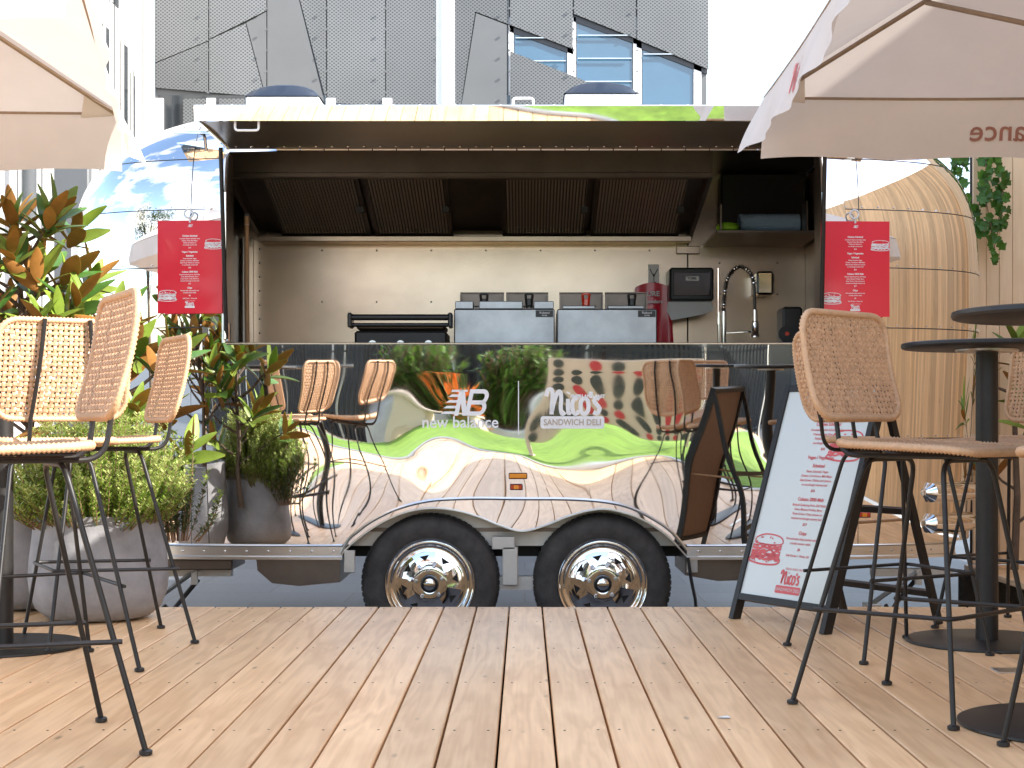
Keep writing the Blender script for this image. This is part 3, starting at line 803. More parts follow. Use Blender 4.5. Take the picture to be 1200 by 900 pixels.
for sg in (-1, 1):
    m = MB(); X0 = sg * 1.56; X1 = sg * 1.80; y0 = float(hullY(1.7, 2.28, 0))
    m.prism([(X0, 2.285), (X1, 2.265), (X0, 2.225)], lambda p: (p[0], y0 - .10, p[1]), lambda p: (p[0], y0 + .03, p[1])); tb(m, 'drip_ledge', 'mirror')
    m = MB(); m.tube([(sg * 1.50, 7.30, 2.205), (sg * 1.68, 7.30, 2.205)], .004, 6); m.tube([(sg * 1.50, 7.30, 2.195), (sg * 1.68, 7.30, 2.195)], .003, 6); m.tube(fillet([(sg * 1.55, 7.31, 2.2), (sg * 1.535, 7.36, 2.2), (sg * 1.535, 7.40, 2.13)], .02), .008, 8); tb(m, 'latch', 'chrome', True)
# roof vents
for px in (337, 703):
    X = (px - VX) / F * 8.55; z0 = 2.585 if px < 500 else 2.60
    m = MB(); m.box(X - .20, X + .20, 8.36, 8.80, z0 - .10, z0 + .014, .008); vo = tb(m, 'roof_vent', 'white_metal')
    m = MB(); n = 10; vs = []; fs = []
    for i in range(n + 1):
        for j in range(n + 1):
            a = i / n * 2 - 1; b_ = j / n * 2 - 1; h = .085 * (1 - abs(a) ** 2.4) ** .6 * (1 - abs(b_) ** 4) ** .5
            vs.append((X + .205 * a, 8.58 + .225 * b_, z0 + .015 + h))
    for i in range(n):
        for j in range(n): fs.append((i * (n + 1) + j, (i + 1) * (n + 1) + j, (i + 1) * (n + 1) + j + 1, i * (n + 1) + j + 1))
    m.add(vs, fs); tb(m, 'vent_dome', 'vent_dome', True, vo)
# tail lights on the end cap
for k, py in enumerate((572, 606)):
    p = at(1112, py, 8.6); m = MB(); sa = 12; vs = []
    pts = [Vector((x_, float(hullY(x_, p.z, 0)) - .02, p.z)) for x_ in (2.12, 2.26, 2.38)]
    m.tube([pts[0] - Vector((.03, .0, 0)), pts[0], pts[1], pts[2], pts[2] + Vector((.012, .035, 0))], .05, 14, radii=[.02, .052, .055, .052, .02], flat=1.0); lt = tb(m, 'lamp_housing', 'chrome', True)
    if k == 0:
        m = MB(); m.lathe([(.036, 0), (.03, .02), (.012, .03)], 16, pts[2] + Vector((.018, .005, 0)), Vector((.8, -.4, 0)).to_track_quat('Z', 'Y').to_matrix().to_4x4()); tb(m, 'lens', 'amber', True, lt)
# ------------------------------------------------------------------ trailer interior
BW = 9.85
m = MB(); m.box(-1.80, 1.04, BW, BW + .02, 1.0, 2.45); m.box(1.05, 1.80, BW + .006, BW + .026, 1.0, 2.45); tb(m, 'back_wall', 'brushed')
for row in ([(x, BW, 1.93) for x in (-1.3, -.95, -.6, -.25, .1, .45, .8)], [(x, BW, 1.6) for x in (-1.3, -.95, -.6, -.25, .1, .45, .8)], [(-1.70, BW, z) for z in np.arange(1.4, 2.0, .09)], [(1.25, BW + .006, z) for z in (1.45, 1.65, 1.85)], [(1.62, BW + .006, z) for z in (1.45, 1.65, 1.85)]):
    for q in row:
        m = MB(); rivets(m, [Vector(q)], lambda p: Vector((0, -1, 0)), .006); tb(m, 'rivet', 'seam', True)
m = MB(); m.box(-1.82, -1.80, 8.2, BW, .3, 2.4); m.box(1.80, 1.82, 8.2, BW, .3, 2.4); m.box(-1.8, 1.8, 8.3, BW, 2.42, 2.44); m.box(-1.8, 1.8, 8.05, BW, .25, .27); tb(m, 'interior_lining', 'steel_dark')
m = MB(); m.box(-1.78, -1.74, 9.70, 9.84, 1.1, 2.0); tb(m, 'wall_batten', 'rail')
m = MB(); m.box(-1.5, 1.75, 8.45, 9.8, 1.10, 1.13); tb(m, 'work_bench', 'brushed')
# range hood
HX = (-1.68, 1.05)
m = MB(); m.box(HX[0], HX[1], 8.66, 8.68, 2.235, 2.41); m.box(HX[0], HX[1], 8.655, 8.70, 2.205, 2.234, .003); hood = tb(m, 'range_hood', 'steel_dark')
for X in HX:
    m = MB(); m.prism([(8.68, 2.21), (8.68, 2.41), (BW, 2.41), (BW, 1.975)], lambda p: (X - .012, p[0], p[1]), lambda p: (X + .012, p[0], p[1]))
    tb(m, 'hood_side', 'steel_dark', False, hood)
m = MB(); m.box(HX[0], HX[1], 9.66, BW - .004, 1.965, 2.0, .004); tb(m, 'hood_gutter', 'brushed', False, hood)
fa, fb = Vector((0, 8.86, 2.25)), Vector((0, 9.70, 2.01)); fd = (fb - fa); fnrm = Vector((0, -fd.z, fd.y)).normalized() * -1
m = MB(); m.prism([(HX[0], 0), (HX[1], 0), (HX[1], 1), (HX[0], 1)], lambda p: Vector((p[0], 0, 0)) + fa + fd * p[1] - fnrm * .03, lambda p: Vector((p[0], 0, 0)) + fa + fd * p[1] - fnrm * .04); tb(m, 'filter_bank', 'steel_dark', False, hood)
for xa, xb in ((-1.535, -.966), (-.945, -.45), (-.14, .388), (.41, .97)):
    m = MB(); Q = lambda p, d: Vector((p[0], 0, 0)) + fa + fd * p[1] + fnrm * d
    for a, b, c, d in ((xa, xb, 0, .05), (xa, xb, .95, 1), (xa, xa + .022, .05, .95), (xb - .022, xb, .05, .95)):
        m.prism([(a, c), (b, c), (b, d), (a, d)], lambda p: Q(p, .006), lambda p: Q(p, -.025))
    fl = tb(m, 'filter', 'steel_dark', False, hood)
    m = MB(); k = int((xb - xa) / .0185)
    for i in range(1, k):
        x = xa + (xb - xa) * i / k; m.prism([(x - .0045, .04), (x + .0045, .04), (x + .0045, .96), (x - .0045, .96)], lambda p: Q(p, .002), lambda p: Q(p, -.014))
    m.build('baffles', 'baffle', hood, False, (0, 0, 0))['kind'] = 'stuff'
    m = MB(); m.box(xb - .05, xb - .005, fa.y + fd.y * .5 - .01, fa.y + fd.y * .5 + .03, 2.09, 2.135, .004); m.build('filter_handle', 'black_plastic', hood, False, (0, 0, 0))
m = MB(); m.box(.97, 1.12, BW - .03, BW - .004, 1.905, 1.955, .004); m.cyl((1.05, BW - .04, 1.93), (1.05, BW - .03, 1.93), .014, 10); tb(m, 'hood_bracket', 'brushed', False, hood)
# shelf at the right with dark cabinet behind
m = MB(); p = at(832, 279, 9.5); q = at(952, 279, 9.5); m.box(p.x, q.x, 9.15, BW - .004, p.z - .012, p.z + .004, .002); m.box(p.x + .02, p.x + .03, 9.16, 9.3, p.z + .005, p.z + .16); m.box(q.x - .10, q.x - .09, 9.16, 9.3, p.z + .005, p.z + .18); tb(m, 'wall_shelf', 'steel_dark'); SHZ = p.z + .004
m = MB(); m.box(1.24, 1.78, 9.70, BW - .006, 2.0, 2.40, .01); tb(m, 'wall_cabinet', 'black_plastic')
# things standing inside
m = MB(); p = at(866, 265, 9.4); q = at(936, 265, 9.4); zc = SHZ + .066
pr = [(0.019, 0), (.064, 0), (.066, .004)] + [(.066 + (.0007 if i % 2 else -.0007), .004 + .357 * i / 30) for i in range(31)] + [(.064, .365), (.019, .365)]
m.lathe(pr, 28, (p.x, 9.4, zc), Matrix.Rotation(R(90), 4, 'Y')); tag(m.build('paper_roll', 'paper_blue', None, True), 'blue paper towel roll lying on the shelf', 'paper roll')
m = MB(); m.lathe([(.05, 0), (.068, .012), (.072, .03), (.06, .05), (.025, .058)], 14, (at(853, 270, 9.25).x, 9.25, SHZ)); tag(m.build('sponge', 'lime', None, True), 'lime green cleaning cloth bundled on the shelf beside the paper roll', 'cloth')
# broom
p = at(291, 255, 8.55); m = MB(); m.tube([(p.x, 8.6, .28), (p.x - .01, 8.55, 1.6), (p.x, 8.5, p.z)], .013, 10); br = m.build('broom', 'stick_wood', None, True); tag(br, 'wooden broom handle leaning inside the hatch opening', 'broom')
m = MB(); m.box(p.x - .17, p.x + .11, 8.585, 8.625, .27, .38, .01); m.build('broom_head', 'black_plastic', br)
m = MB(); m.tube([(p.x - .003, 8.522, 1.98), (p.x - .001, 8.507, p.z - .05)], .0145, 10); m.build('grip_band', 'rail', br)
# fryers
for i, (xa, xb) in enumerate(((532, 650), (653, 770))):
    Yf = 8.48; a = at(xa, 362, Yf); b = at(xb, 362, Yf); t = thing('deep_fryer', (0, 8.7, 1.13), 0, ('stainless twin deep fryer with all black basket handles' if i == 0 else 'stainless twin deep fryer with one red basket handle'), 'fryer', 'countertop fryers'); O = (0, -8.7, -1.13)
    m = MB(); m.box(a.x, b.x, Yf, Yf + .34, 1.135, a.z, .006); m.build('body', 'fryer_steel', t, False, O)
    m = MB(); ma = (a.x + b.x) / 2
    for q0, q1 in ((a.x + .02, ma - .006), (ma + .006, b.x - .03)):
        z0 = a.z + .005; z1 = a.z + .115
        m.box(q0, q1, Yf + .36, Yf + .372, z0, z1, .002); m.box(q0, q0 + .008, Yf + .3, Yf + .36, z0, z1 - .01); m.box(q1 - .008, q1, Yf + .3, Yf + .36, z0, z1 - .01); m.box(q0, q1, Yf + .35, Yf + .385, z1 + .001, z1 + .008)
    m.build('splash_back', 'steel_dark', t, False, O)
    for j, q0 in enumerate((a.x + .005, ma - .14, b.x - .115) if i == 0 else (b.x - .27, a.x + .03)):
        m = MB(); wd = (.10, .24, .11)[j] if i == 0 else (.2, .18)[j]; m.box(q0, q0 + wd, Yf + .03, Yf + .17, a.z + .003, a.z + .045 if i == 0 else a.z + .02, .003); m.build('lid' , 'fryer_steel', t, False, O)
    for j, (hx, cm) in enumerate(((567, 'black_plastic'), (620, 'black_plastic')) if i == 0 else ((687, 'red_lens'), (741, 'black_plastic'))):
        X = at(hx, 350, Yf).x; m = MB()
        m.tube(fillet([(X - .012, Yf + .06, a.z + .01), (X - .02, Yf + .03, a.z + .085), (X + .02, Yf + .03, a.z + .085), (X + .012, Yf + .06, a.z + .01)], .01, 4), .007, 8); m.box(X - .012, X + .012, Yf + .035, Yf + .05, a.z + .02, a.z + .06, .003); m.build('basket_handle', cm, t, True, O)
        m = MB()
        for k in range(5): m.tube([(X - .05 + .025 * k, Yf + .1, a.z + .02), (X - .05 + .025 * k, Yf + .28, a.z + .025)], .002, 4)
        m.tube([(X - .06, Yf + .1, a.z + .022), (X + .06, Yf + .1, a.z + .022)], .003, 5); m.build('basket', 'black_metal', t, False, O)
    m = MB(); m.box(b.x - .105, b.x - .008, Yf - .002, Yf - .0005, a.z - .045, a.z - .008); pl = m.build('nameplate', 'black_plastic', t, False, O)
    m = MB(); put2d(m, text_geo('Roband', .018), lambda x, y: (b.x - .056 + x, Yf - .0035, a.z - .027 + y)); put2d(m, text_geo('FRYER', .011), lambda x, y: (b.x - .056 + x, Yf - .0035, a.z - .04 + y)); m.build('lettering', 'white_print', pl)
# contact grill (black cylinder press)
a = at(411, 368, 8.4); b = at(528, 368, 8.4); t = thing('contact_grill', (0, 8.5, 1.13), 0, 'black contact grill with ribbed roller handle beside the fryers', 'grill'); O = (0, -8.5, -1.13)
m = MB(); m.box(a.x + .02, b.x - .02, 8.40, 8.75, 1.135, 1.325, .012); m.build('body', 'black_metal', t, False, O)
m = MB(); m.box(a.x + .03, b.x - .03, 8.42, 8.72, 1.328, 1.365, .012); m.build('lid', 'steel_dark', t, False, O)
m = MB(); m.tube([(a.x + .012, 8.36, 1.395), (b.x - .012, 8.36, 1.395)], .017, 14); m.tube([(a.x + .012, 8.38, 1.355), (b.x - .012, 8.38, 1.355)], .011, 12); m.build('handle_bar', 'black_plastic', t, True, O)
m = MB()
for X in (a.x, b.x): m.box(X - .012, X + .012, 8.34, 8.46, 1.34, 1.42, .006)
m.build('handle_arm', 'black_plastic', t, False, O)
for k in (.22, .5, .78):
    X = a.x + (b.x - a.x) * k; m = MB(); m.cyl((X, 8.38, 1.25), (X, 8.398, 1.25), .022, 14); m.build('dial', 'rail', t, True, O)
# red apron on a hook
hk = at(766, 330, BW); m = MB(); m.box(hk.x - .035, hk.x + .035, BW - .008, BW - .001, hk.z - .04, hk.z + .11, .002); ho = tb(m, 'hook_plate', 'white_print')
m = MB(); m.tube([(hk.x, BW - .008, hk.z + .05), (hk.x, BW - .012, hk.z), (hk.x + .012, BW - .03, hk.z - .01)], .003, 5); m.tube([(hk.x, BW - .01, hk.z + .03), (hk.x + .025, BW - .012, hk.z + .08)], .003, 5); m.tube([(hk.x, BW - .01, hk.z + .03), (hk.x - .025, BW - .012, hk.z + .08)], .003, 5); tb(m, 'hook', 'black_plastic', False, ho)
m = MB(); nx, nz_ = 16, 20; vs = []; fs = []
for j in range(nz_ + 1):
    for i in range(nx + 1):
        x = (i / nx - .5); z = j / nz_; sag = .05 * (2 * x) ** 2
        wd = .22 + .06 * z
        vs.append((hk.x - .01 + x * wd, BW - .045 - .007 * math.sin(i * .9 + j * .08) * (.4 + z), hk.z - .01 - sag * (1 - z) * .6 - z * .48))
for j in range(nz_):
    for i in range(nx): k = j * (nx + 1) + i; fs.append((k, k + 1, k + nx + 2, k + nx + 1))
m.add(vs, fs); ap = m.build('apron', 'red_print', None, 'all'); tag(ap, 'red cloth apron hanging from a white hook inside the trailer', 'apron')
m = MB(); fn = lambda x, y: (hk.x - .01 + x, BW - .09, hk.z - .1 + y); put2d(m, text_geo('URE', .045, bold=.001), fn); put2d(m, text_geo('Comfort', .032, bold=.001), fn, 0, -.045); m.build('lettering', 'white_print', ap)
# towel dispenser
a = at(785, 313, 9.6); b = at(837, 352, 9.6); t = thing('towel_dispenser', ((a.x + b.x) / 2, 9.84, b.z), 0, 'dark smoked paper towel dispenser fixed to the trailer wall', 'dispenser'); O = (-(a.x + b.x) / 2, -9.84, -b.z)
m = MB(); m.box(a.x, b.x, 9.62, 9.845, b.z, a.z, .012); m.build('housing', 'black_plastic', t, False, O)
m = MB(); m.box(a.x + .025, b.x - .02, 9.612, 9.6195, b.z + .03, a.z - .03, .003); m.build('window', 'glass_dark', t, False, O)
m = MB(); cx = (a.x + b.x) / 2; m.box(cx - .04, cx + .045, 9.604, 9.611, a.z - .085, a.z - .055, .004); bd = m.build('badge', 'white_print', t, False, O)
m = MB(); put2d(m, text_geo('TORK', .022, bold=.001), lambda x, y: (cx + x, 9.6025, a.z - .077 + y)); m.build('lettering', 'black_plastic', bd)
m = MB(); vs = [(a.x - .005, 9.66, b.z - .003), (b.x - .01, 9.66, b.z - .003), (b.x + .0, 9.62, b.z - .06), (b.x - .06, 9.60, b.z - .085), (a.x + .01, 9.6, b.z - .125), (a.x - .015, 9.63, b.z - .06)]
m.add(vs + [(x, y + .012, z) for x, y, z in vs], [(0, 1, 2, 3, 4, 5), (11, 10, 9, 8, 7, 6)] + [(i, i + 6, (i + 1) % 6 + 6, (i + 1) % 6) for i in range(6)]); tag(m.build('paper_towels', 'paper_white'), 'folded white paper towels hanging out of the dispenser', 'paper towels')
# tap with spring
fx = at(848, 400, 9.2).x; t = thing('spring_tap', (fx, 9.2, 1.13), 0, 'tall chrome spring tap arching over the trailer sink', 'tap')
m = MB(); m.cyl((0, 0, 0), (0, 0, .36), .016, 14); m.tube([(-.03, .01, .0), (-.03, .01, .62)], .006, 8); m.build('riser', 'chrome', t, True)
arc = [Vector((0, 0, .36)), Vector((.004, 0, .46)), Vector((.02, 0, .56)), Vector((.07, 0, .625)), Vector((.12, 0, .63)), Vector((.165, 0, .59)), Vector((.185, 0, .52)), Vector((.188, 0, .36))]
sm_ = resample(fillet(arc, .05, 6), .004); m = MB(); m.tube(sm_, .009, 8); m.build('hose', 'black_plastic', t, True)
sm2 = [p for p in resample(fillet(arc[:7], .05, 6), .0016)]; hx_ = []
for i, p in enumerate(sm2):
    d = (sm2[min(i + 1, len(sm2) - 1)] - sm2[max(i - 1, 0)]).normalized(); s_ = Vector((0, 1, 0)); u_ = s_.cross(d); an = i * .62; hx_.append(p + (s_ * math.cos(an) + u_ * math.sin(an)) * .015)
m = MB(); m.tube(hx_, .0026, 4); m.build('spring', 'chrome', t, True)
m = MB(); m.tube([(.188, 0, .37), (.188, 0, .30), (.188, 0, .295), (.188, 0, .225), (.188, 0, .22), (.188, 0, .205)], .02, 14, radii=[.014, .016, .022, .022, .026, .026]); m.build('spray_head', 'chrome', t, True)
m = MB(); m.tube([(0, 0, .23), (.19, 0, .24)], .005, 6); m.build('holder_arm', 'chrome', t, True)
p = at(895, 333, 9.75); m = MB(); m.box(p.x - .058, p.x + .048, 9.66, 9.845, p.z - .075, p.z + .075, .014); m.box(p.x + .049, p.x + .06, 9.7, 9.84, p.z - .06, p.z + .06, .004); tag(m.build('soap_dispenser', 'chrome', None), 'square chrome soap dispenser on the wall beside the spring tap', 'dispenser')
p = at(926, 382, 8.5); t = thing('coffee_grinder', (p.x, 8.55, 1.13), 0, 'small black appliance with a round knob at the counter end', 'appliance')
m = MB(); m.box(-.05, .06, -.1, .1, .0, .33, .012); m.build('body', 'black_plastic', t); m = MB(); m.cyl((-.03, -.12, .18), (-.03, -.1, .18), .045, 18); m.build('knob', 'black_metal', t, True); m = MB(); m.cyl((-.03, -.126, .18), (-.03, -.1205, .18), .012, 10); m.build('knob_mark', 'red_lens', t, True)
# ------------------------------------------------------------------ red menus hung on the trailer
MENU = [('Chicken Schnitzel', 0), ('Crumbed Chicken Schnitzel, Swiss', 1), ('Cheese, Green Slaw, Mayo,', 1), ('Pickles and lettuce on', 1), ('sourdough country loaf', 1), ('$16', 2),
        ('Vegan / Vegetarian', 0), ('Schnitzel', 0), ('Panko Schnitzel, Vegan', 1), ('Cheese, Cornichons, Mild Mayo', 1), ('Salad Green, Pickles and Lettuce', 1), ('on sourdough country loaf', 1), ('$16', 2),
        ('Cubano 2000 Melt', 0), ('Braised Gathering Pork, Dill Pickle,', 1), ('Swiss, Mustard Pickles, Berry', 1), ('Roast Green, Crisp Lettuce on', 1), ('toasted sourdough country loaf', 1), ('$17', 2),
        ('Chips', 0), ('Hot and salty chips packed with', 1), ('a lovely tomato relish', 1), ('$6', 2), ('Soft Drinks + Water $4', 1)]


def menu_text(mb_, fn, width, height):
    y = height
    for s_, k in MENU:
        if k == 0: y -= .052 * height; put2d(mb_, text_geo(s_, .034 * height, bold=.0005), fn, 0, y); y -= .006 * height
        elif k == 1: y -= .031 * height; put2d(mb_, text_geo(s_, .0235 * height, bold=.0002), fn, 0, y)
        else: y -= .042 * height; put2d(mb_, text_geo(s_, .026 * height, bold=.0004), fn, 0, y); y -= .012 * height


for px0, px1, py0, py1, lab in ((180, 257, 256, 366, 'red printed menu poster hung on the trailer beside the magnolia'), (965, 1047, 257, 370, 'red printed menu poster hung on a clear hook above the sandwich board')):
    Yp = 7.80; a = at(px0, py0, Yp); b = at(px1, py1, Yp); cx = (a.x + b.x) / 2; W_ = b.x - a.x; H_ = a.z - b.z
    ya, yb = (float(hullY(a.x, 1.6, 0)), float(hullY(b.x, 1.6, 0)))
    def fnp(x, y, d=0):
        t_ = (x + W_ / 2) / W_; return Vector((cx + x, min(ya, yb) - .018 + .35 * (ya * (1 - t_) + yb * t_ - min(ya, yb)) - d, b.z + y))
    m = MB(); m.prism([(-W_ / 2, 0), (W_ / 2, 0), (W_ / 2, H_), (-W_ / 2, H_)], lambda p: fnp(p[0], p[1]), lambda p: fnp(p[0], p[1], -.004)); po = m.build('menu_poster', 'red_print'); tag(po, lab, 'poster', 'red menus on the trailer')
    m = MB(); f2 = lambda x, y: fnp(x, y, .0015)
    menu_text(m, lambda x, y: f2(x * .92, y + .135 * H_), W_, H_ * .73)
    m.build('lettering', 'white_print', po); m = MB(); put2d(m, nb_geo(.0145), f2, 0, H_ * .93); m.build('monogram_logo', 'white_print', po)
    m = MB(); put2d(m, nico_geo(.020, .17), f2, 0, H_ * .085); put2d(m, text_geo('FRESH AND FAST', .006), f2, .005, H_ * .085 + .022)
    pl = rrect2d(.052, .010, .003); m.add([f2(x, y + H_ * .07) for x, y in pl], [tuple(range(len(pl)))]); m.build('lettering', 'white_print', po)
    m = MB(); put2d(m, sandwich_geo(W_ * .27, H_ * .11, 3), f2, W_ * .36, H_ * .745); m.build('sandwich_drawing', 'white_print', po); m = MB(); put2d(m, sandwich_geo(W_ * .29, H_ * .12, 5), f2, -W_ * .35, H_ * .19)
    so = m.build('sandwich_drawing', 'white_print', po)
    hx = cx if px0 > 500 else cx + .0
    m = MB(); ring = [Vector((hx - .005 + .022 * math.cos(q), fnp(0, 0).y - .004, a.z + .035 + .022 * math.sin(q))) for q in np.linspace(0, 6.28, 22)[:-1]]
    m.tube(ring, .005, 6, closed=True); m.tube([Vector((hx + .0, fnp(0, 0).y - .001, a.z + .016)), Vector((hx, fnp(0, 0).y + .002, a.z - .01))], .006, 6); m.build('hook', 'white_metal', po, True)
# ------------------------------------------------------------------ sandwich board sign
FL, FR = Vector((.857, 6.40, 0)), Vector((1.156, 5.90, 0)); RV = Vector((.53, .318, 0)); apex = .975
wdir = (FR - FL).normalized(); mid = (FL + FR) / 2; bw = (FR - FL).length
t = thing('sandwich_board', mid + RV / 2, 0, 'black framed sandwich board with white menu and red print', 'sign'); O = -(mid + RV / 2)
top = mid + RV / 2 + Vector((0, 0, apex)); up = (top - mid); up.normalize(); fnr = wdir.cross(up).normalized()
if fnr.dot(Vector((-.857, -.515, 0))) < 0: fnr = -fnr
def sb(x, h, d): return mid + wdir * x + up * h + fnr * d
HT = (top - mid).length
def slab(m, x0_, x1_, h0, h1, d0, d1, fn=sb): m.add([fn(x0_, h0, d0), fn(x1_, h0, d0), fn(x1_, h0, d1), fn(x0_, h0, d1), fn(x0_, h1, d0), fn(x1_, h1, d0), fn(x1_, h1, d1), fn(x0_, h1, d1)], [(0, 3, 2, 1), (4, 5, 6, 7), (0, 1, 5, 4), (1, 2, 6, 5), (2, 3, 7, 6), (3, 0, 4, 7)])
for s_ in (-1, 1):
    m = MB(); x = s_ * (bw / 2 - .014); slab(m, x - .014, x + .014, 0, HT, -.03, .012); m.build('leg', 'black_metal', t, False, O)
m = MB(); slab(m, -bw / 2 + .0285, bw / 2 - .0285, HT - .03, HT - .001, -.028, .011); m.build('frame_rail', 'black_metal', t, False, O); m = MB(); slab(m, -bw / 2 + .0285, bw / 2 - .0285, .085, .112, -.028, .011); m.build('frame_rail', 'black_metal', t, False, O)
m = MB(); slab(m, -bw / 2 + .0285, bw / 2 - .0285, .113, HT - .031, -.006, .004); m.build('menu_panel', 'sign_white', t, False, O)
m = MB(); slab(m, -bw / 2 + .0285, bw / 2 - .0285, .113, HT - .031, -.014, -.0065); m.build('backing_board', 'hardboard', t, False, O)
fs_ = lambda x, y: sb(x, y, .0055)
m = MB(); menu_text(m, lambda x, y: fs_(x * 1.0 + .03, y + .27), .5, HT - .42); m.build('lettering', 'red_ink', t, False, O); m = MB(); put2d(m, nico_geo(.052, .17), fs_, .02, .175); put2d(m, text_geo('FRESH AND FAST', .014), fs_, .035, .232); m.build('lettering', 'red_ink', t, False, O)
m = MB(); pl = rrect2d(.15, .032, .008); m.add([fs_(x + .02, y + .150) for x, y in pl], [tuple(range(len(pl)))]); bo = m.build('lettering_bar', 'red_ink', t, False, O)
m = MB(); put2d(m, text_geo('SANDWICH DELI', .019), lambda x, y: sb(x + .02, y + .144, .007)); m.build('lettering', 'sign_white', bo)
m = MB(); put2d(m, sandwich_geo(.19, .13, 8), fs_, .155, HT * .74); m.build('sandwich_drawing', 'red_ink', t, False, O); m = MB(); put2d(m, sandwich_geo(.19, .13, 9), fs_, -.165, HT * .30); m.build('sandwich_drawing', 'red_ink', t, False, O)
rm = mid + RV; upr = (top - rm).normalized(); fr_ = wdir.cross(upr).normalized()
def sr(x, h, d): return rm + wdir * x + upr * h + fr_ * d
for s_ in (-1, 1):
    m = MB(); x = s_ * (bw / 2 - .012); slab(m, x - .012, x + .012, 0, HT - .03, -.012, .016, sr); m.build('leg', 'black_metal', t, False, O)
m = MB(); slab(m, -bw / 2 + .0245, bw / 2 - .0245, .12, .145, -.01, .012, sr); m.build('cross_bar', 'black_metal', t, False, O); m = MB(); slab(m, -bw / 2 + .0245, bw / 2 - .0245, .47, .495, -.01, .012, sr); m.build('cross_bar', 'black_metal', t, False, O)
for s_ in (-1, 1):
    p1 = sb(s_ * (bw / 2 - .03), .45, -.02); p2 = sr(s_ * (bw / 2 - .03), .45, 0); m = MB(); m.tube([p1, p2], .006, 6); m.build('brace', 'stick_wood', t, True, O)
# ------------------------------------------------------------------ bar stools
def weave(mb_, surf, W_, H_, rad, pitch, wd, th, amp):
    """over-under woven strands inside a rounded rectangle; surf(x, y, d) -> point"""
    def half(v, A, B):       # extent of a strand at offset v, across rounded corners
        c = B - rad
        return A if abs(v) <= c else A - rad + math.sqrt(max(rad * rad - (abs(v) - c) ** 2, 0))
    nx = int(W_ / pitch); ny = int(H_ / pitch)
    for dr, n, m_, A, B in ((0, nx, ny, H_ / 2, W_ / 2), (1, ny, nx, W_ / 2, H_ / 2)):
        for i in range(n):
            v = -B + (i + .5) * 2 * B / n; e = half(v, A, B); k = max(4, 2 * m_); vs = []; fs = []
            vv = v + rnd.uniform(-.0008, .0008)
            for j in range(k + 1):
                s_ = -e + 2 * e * j / k; ph = (s_ + A) / (2 * A) * m_
                d = amp * math.cos(math.pi * (ph - .5)) * (1 if i % 2 else -1) * (1 if dr else -1)
                for dv, dd in ((-wd / 2, -th), (wd / 2, -th), (wd / 2, th), (-wd / 2, th)):
                    vs.append(surf(*((vv + dv, s_) if dr == 0 else (s_, vv + dv)), d + dd))
            for j in range(k):
                for q in range(4): fs.append((j * 4 + q, j * 4 + (q + 1) % 4, j * 4 + 4 + (q + 1) % 4, j * 4 + 4 + q))
            mb_.add(vs, fs)


def wrapped_rim(mb_, path, r, pitch=.0115):
    pts = resample(path, pitch / 2, True)
    if len(pts) % 2: pts = pts[:-1]
    mb_.tube(pts, r, 8, True, radii=[r * (1.0 if i % 2 else .70) for i in range(len(pts))])


SW, SD, BWD, BH = .42, .43, .42, .318
SHF = .065
def seat_s(x, y, d):         # x across (Y axis), y along depth (X axis)
    return Vector((y + SHF, x, .748 + .012 * (y / .21) ** 2 * (1 if y < 0 else -.9) - .006 * (1 - (x / .21) ** 2) + d))
def back_s(x, y, d):
    z = .980 + y * math.cos(R(12)); xb = -.255 + SHF - (y + BH / 2) * math.sin(R(12)) + .10 * x * x * 2.0 - .018 + .015 * (y / .17) ** 2
    return Vector((xb + d, x, z))


def make_stool():
    t = thing('bar_stool', (0, 0, 0))
    m = MB(); weave(m, seat_s, SW, SD, .07, .0165, .0108, .0014, .0024); m.build('seat', 'cane', t)
    so = t.children[0]
    m = MB(); wrapped_rim(m, [seat_s(x, y, -.004) for x, y in rrect2d(SW, SD, .07, 6)], .0135); m.build('seat_rim', 'cane_rim', so, 'all')
    m = MB(); weave(m, back_s, BWD, BH, .06, .0165, .0100, .0014, .0026); bo_ = m.build('backrest', 'cane', t)
    m = MB(); wrapped_rim(m, [back_s(x, y, 0) for x, y in resample2(rrect2d(BWD, BH, .06, 6))], .0115); m.build('back_rim', 'cane_rim', bo_, 'all')
    for s_ in (-1, 1):
        p = fillet([(.19 + SHF, s_ * .10, .716), (-.258 + SHF, s_ * .10, .716), (-.278 + SHF, s_ * .098, .83)], .06, 6)[:-1]
        for y in np.linspace(-BH / 2, BH / 2 + .004, 6): p.append(back_s(s_ * (.098 - .026 * (y + BH / 2) / BH), y, -.018))
        m = MB(); m.tube(p, .0072, 8); m.build('back_rod', 'black_metal', t, True)
    for sx in (-1, 1):
        m = MB(); m.tube(fillet([(sx * .262, -.238, .008), (sx * .125 + .035, -.125, .706), (sx * .125 + .035, .125, .706), (sx * .262, .238, .008)], .05, 6), .0074, 10)
        lo = m.build('leg_hoop', 'black_metal', t, True)
        for sy in (-1, 1):
            m = MB(); m.lathe([(.013, 0), (.0165, .002), (.0165, .010), (.012, .013)], 14, (sx * .262, sy * .238, 0)); m.build('foot_pad', 'black_plastic', lo, True)
    m = MB(); k = .28 / .706; lx = .262 - .120 * k; ly = .238 - .113 * k + .012
    m.tube(fillet([(-lx + .002, -ly, .275), (lx + .02, -ly, .285), (lx + .02, ly, .285), (-lx + .002, ly, .275)], .03, 5), .0064, 8); m.build('footrest', 'black_metal', t, True)
    return t


def resample2(pl, n=60):
    P = [Vector((x, y, 0)) for x, y in pl]; return [(p.x, p.y) for p in resample(P, .02, True)]


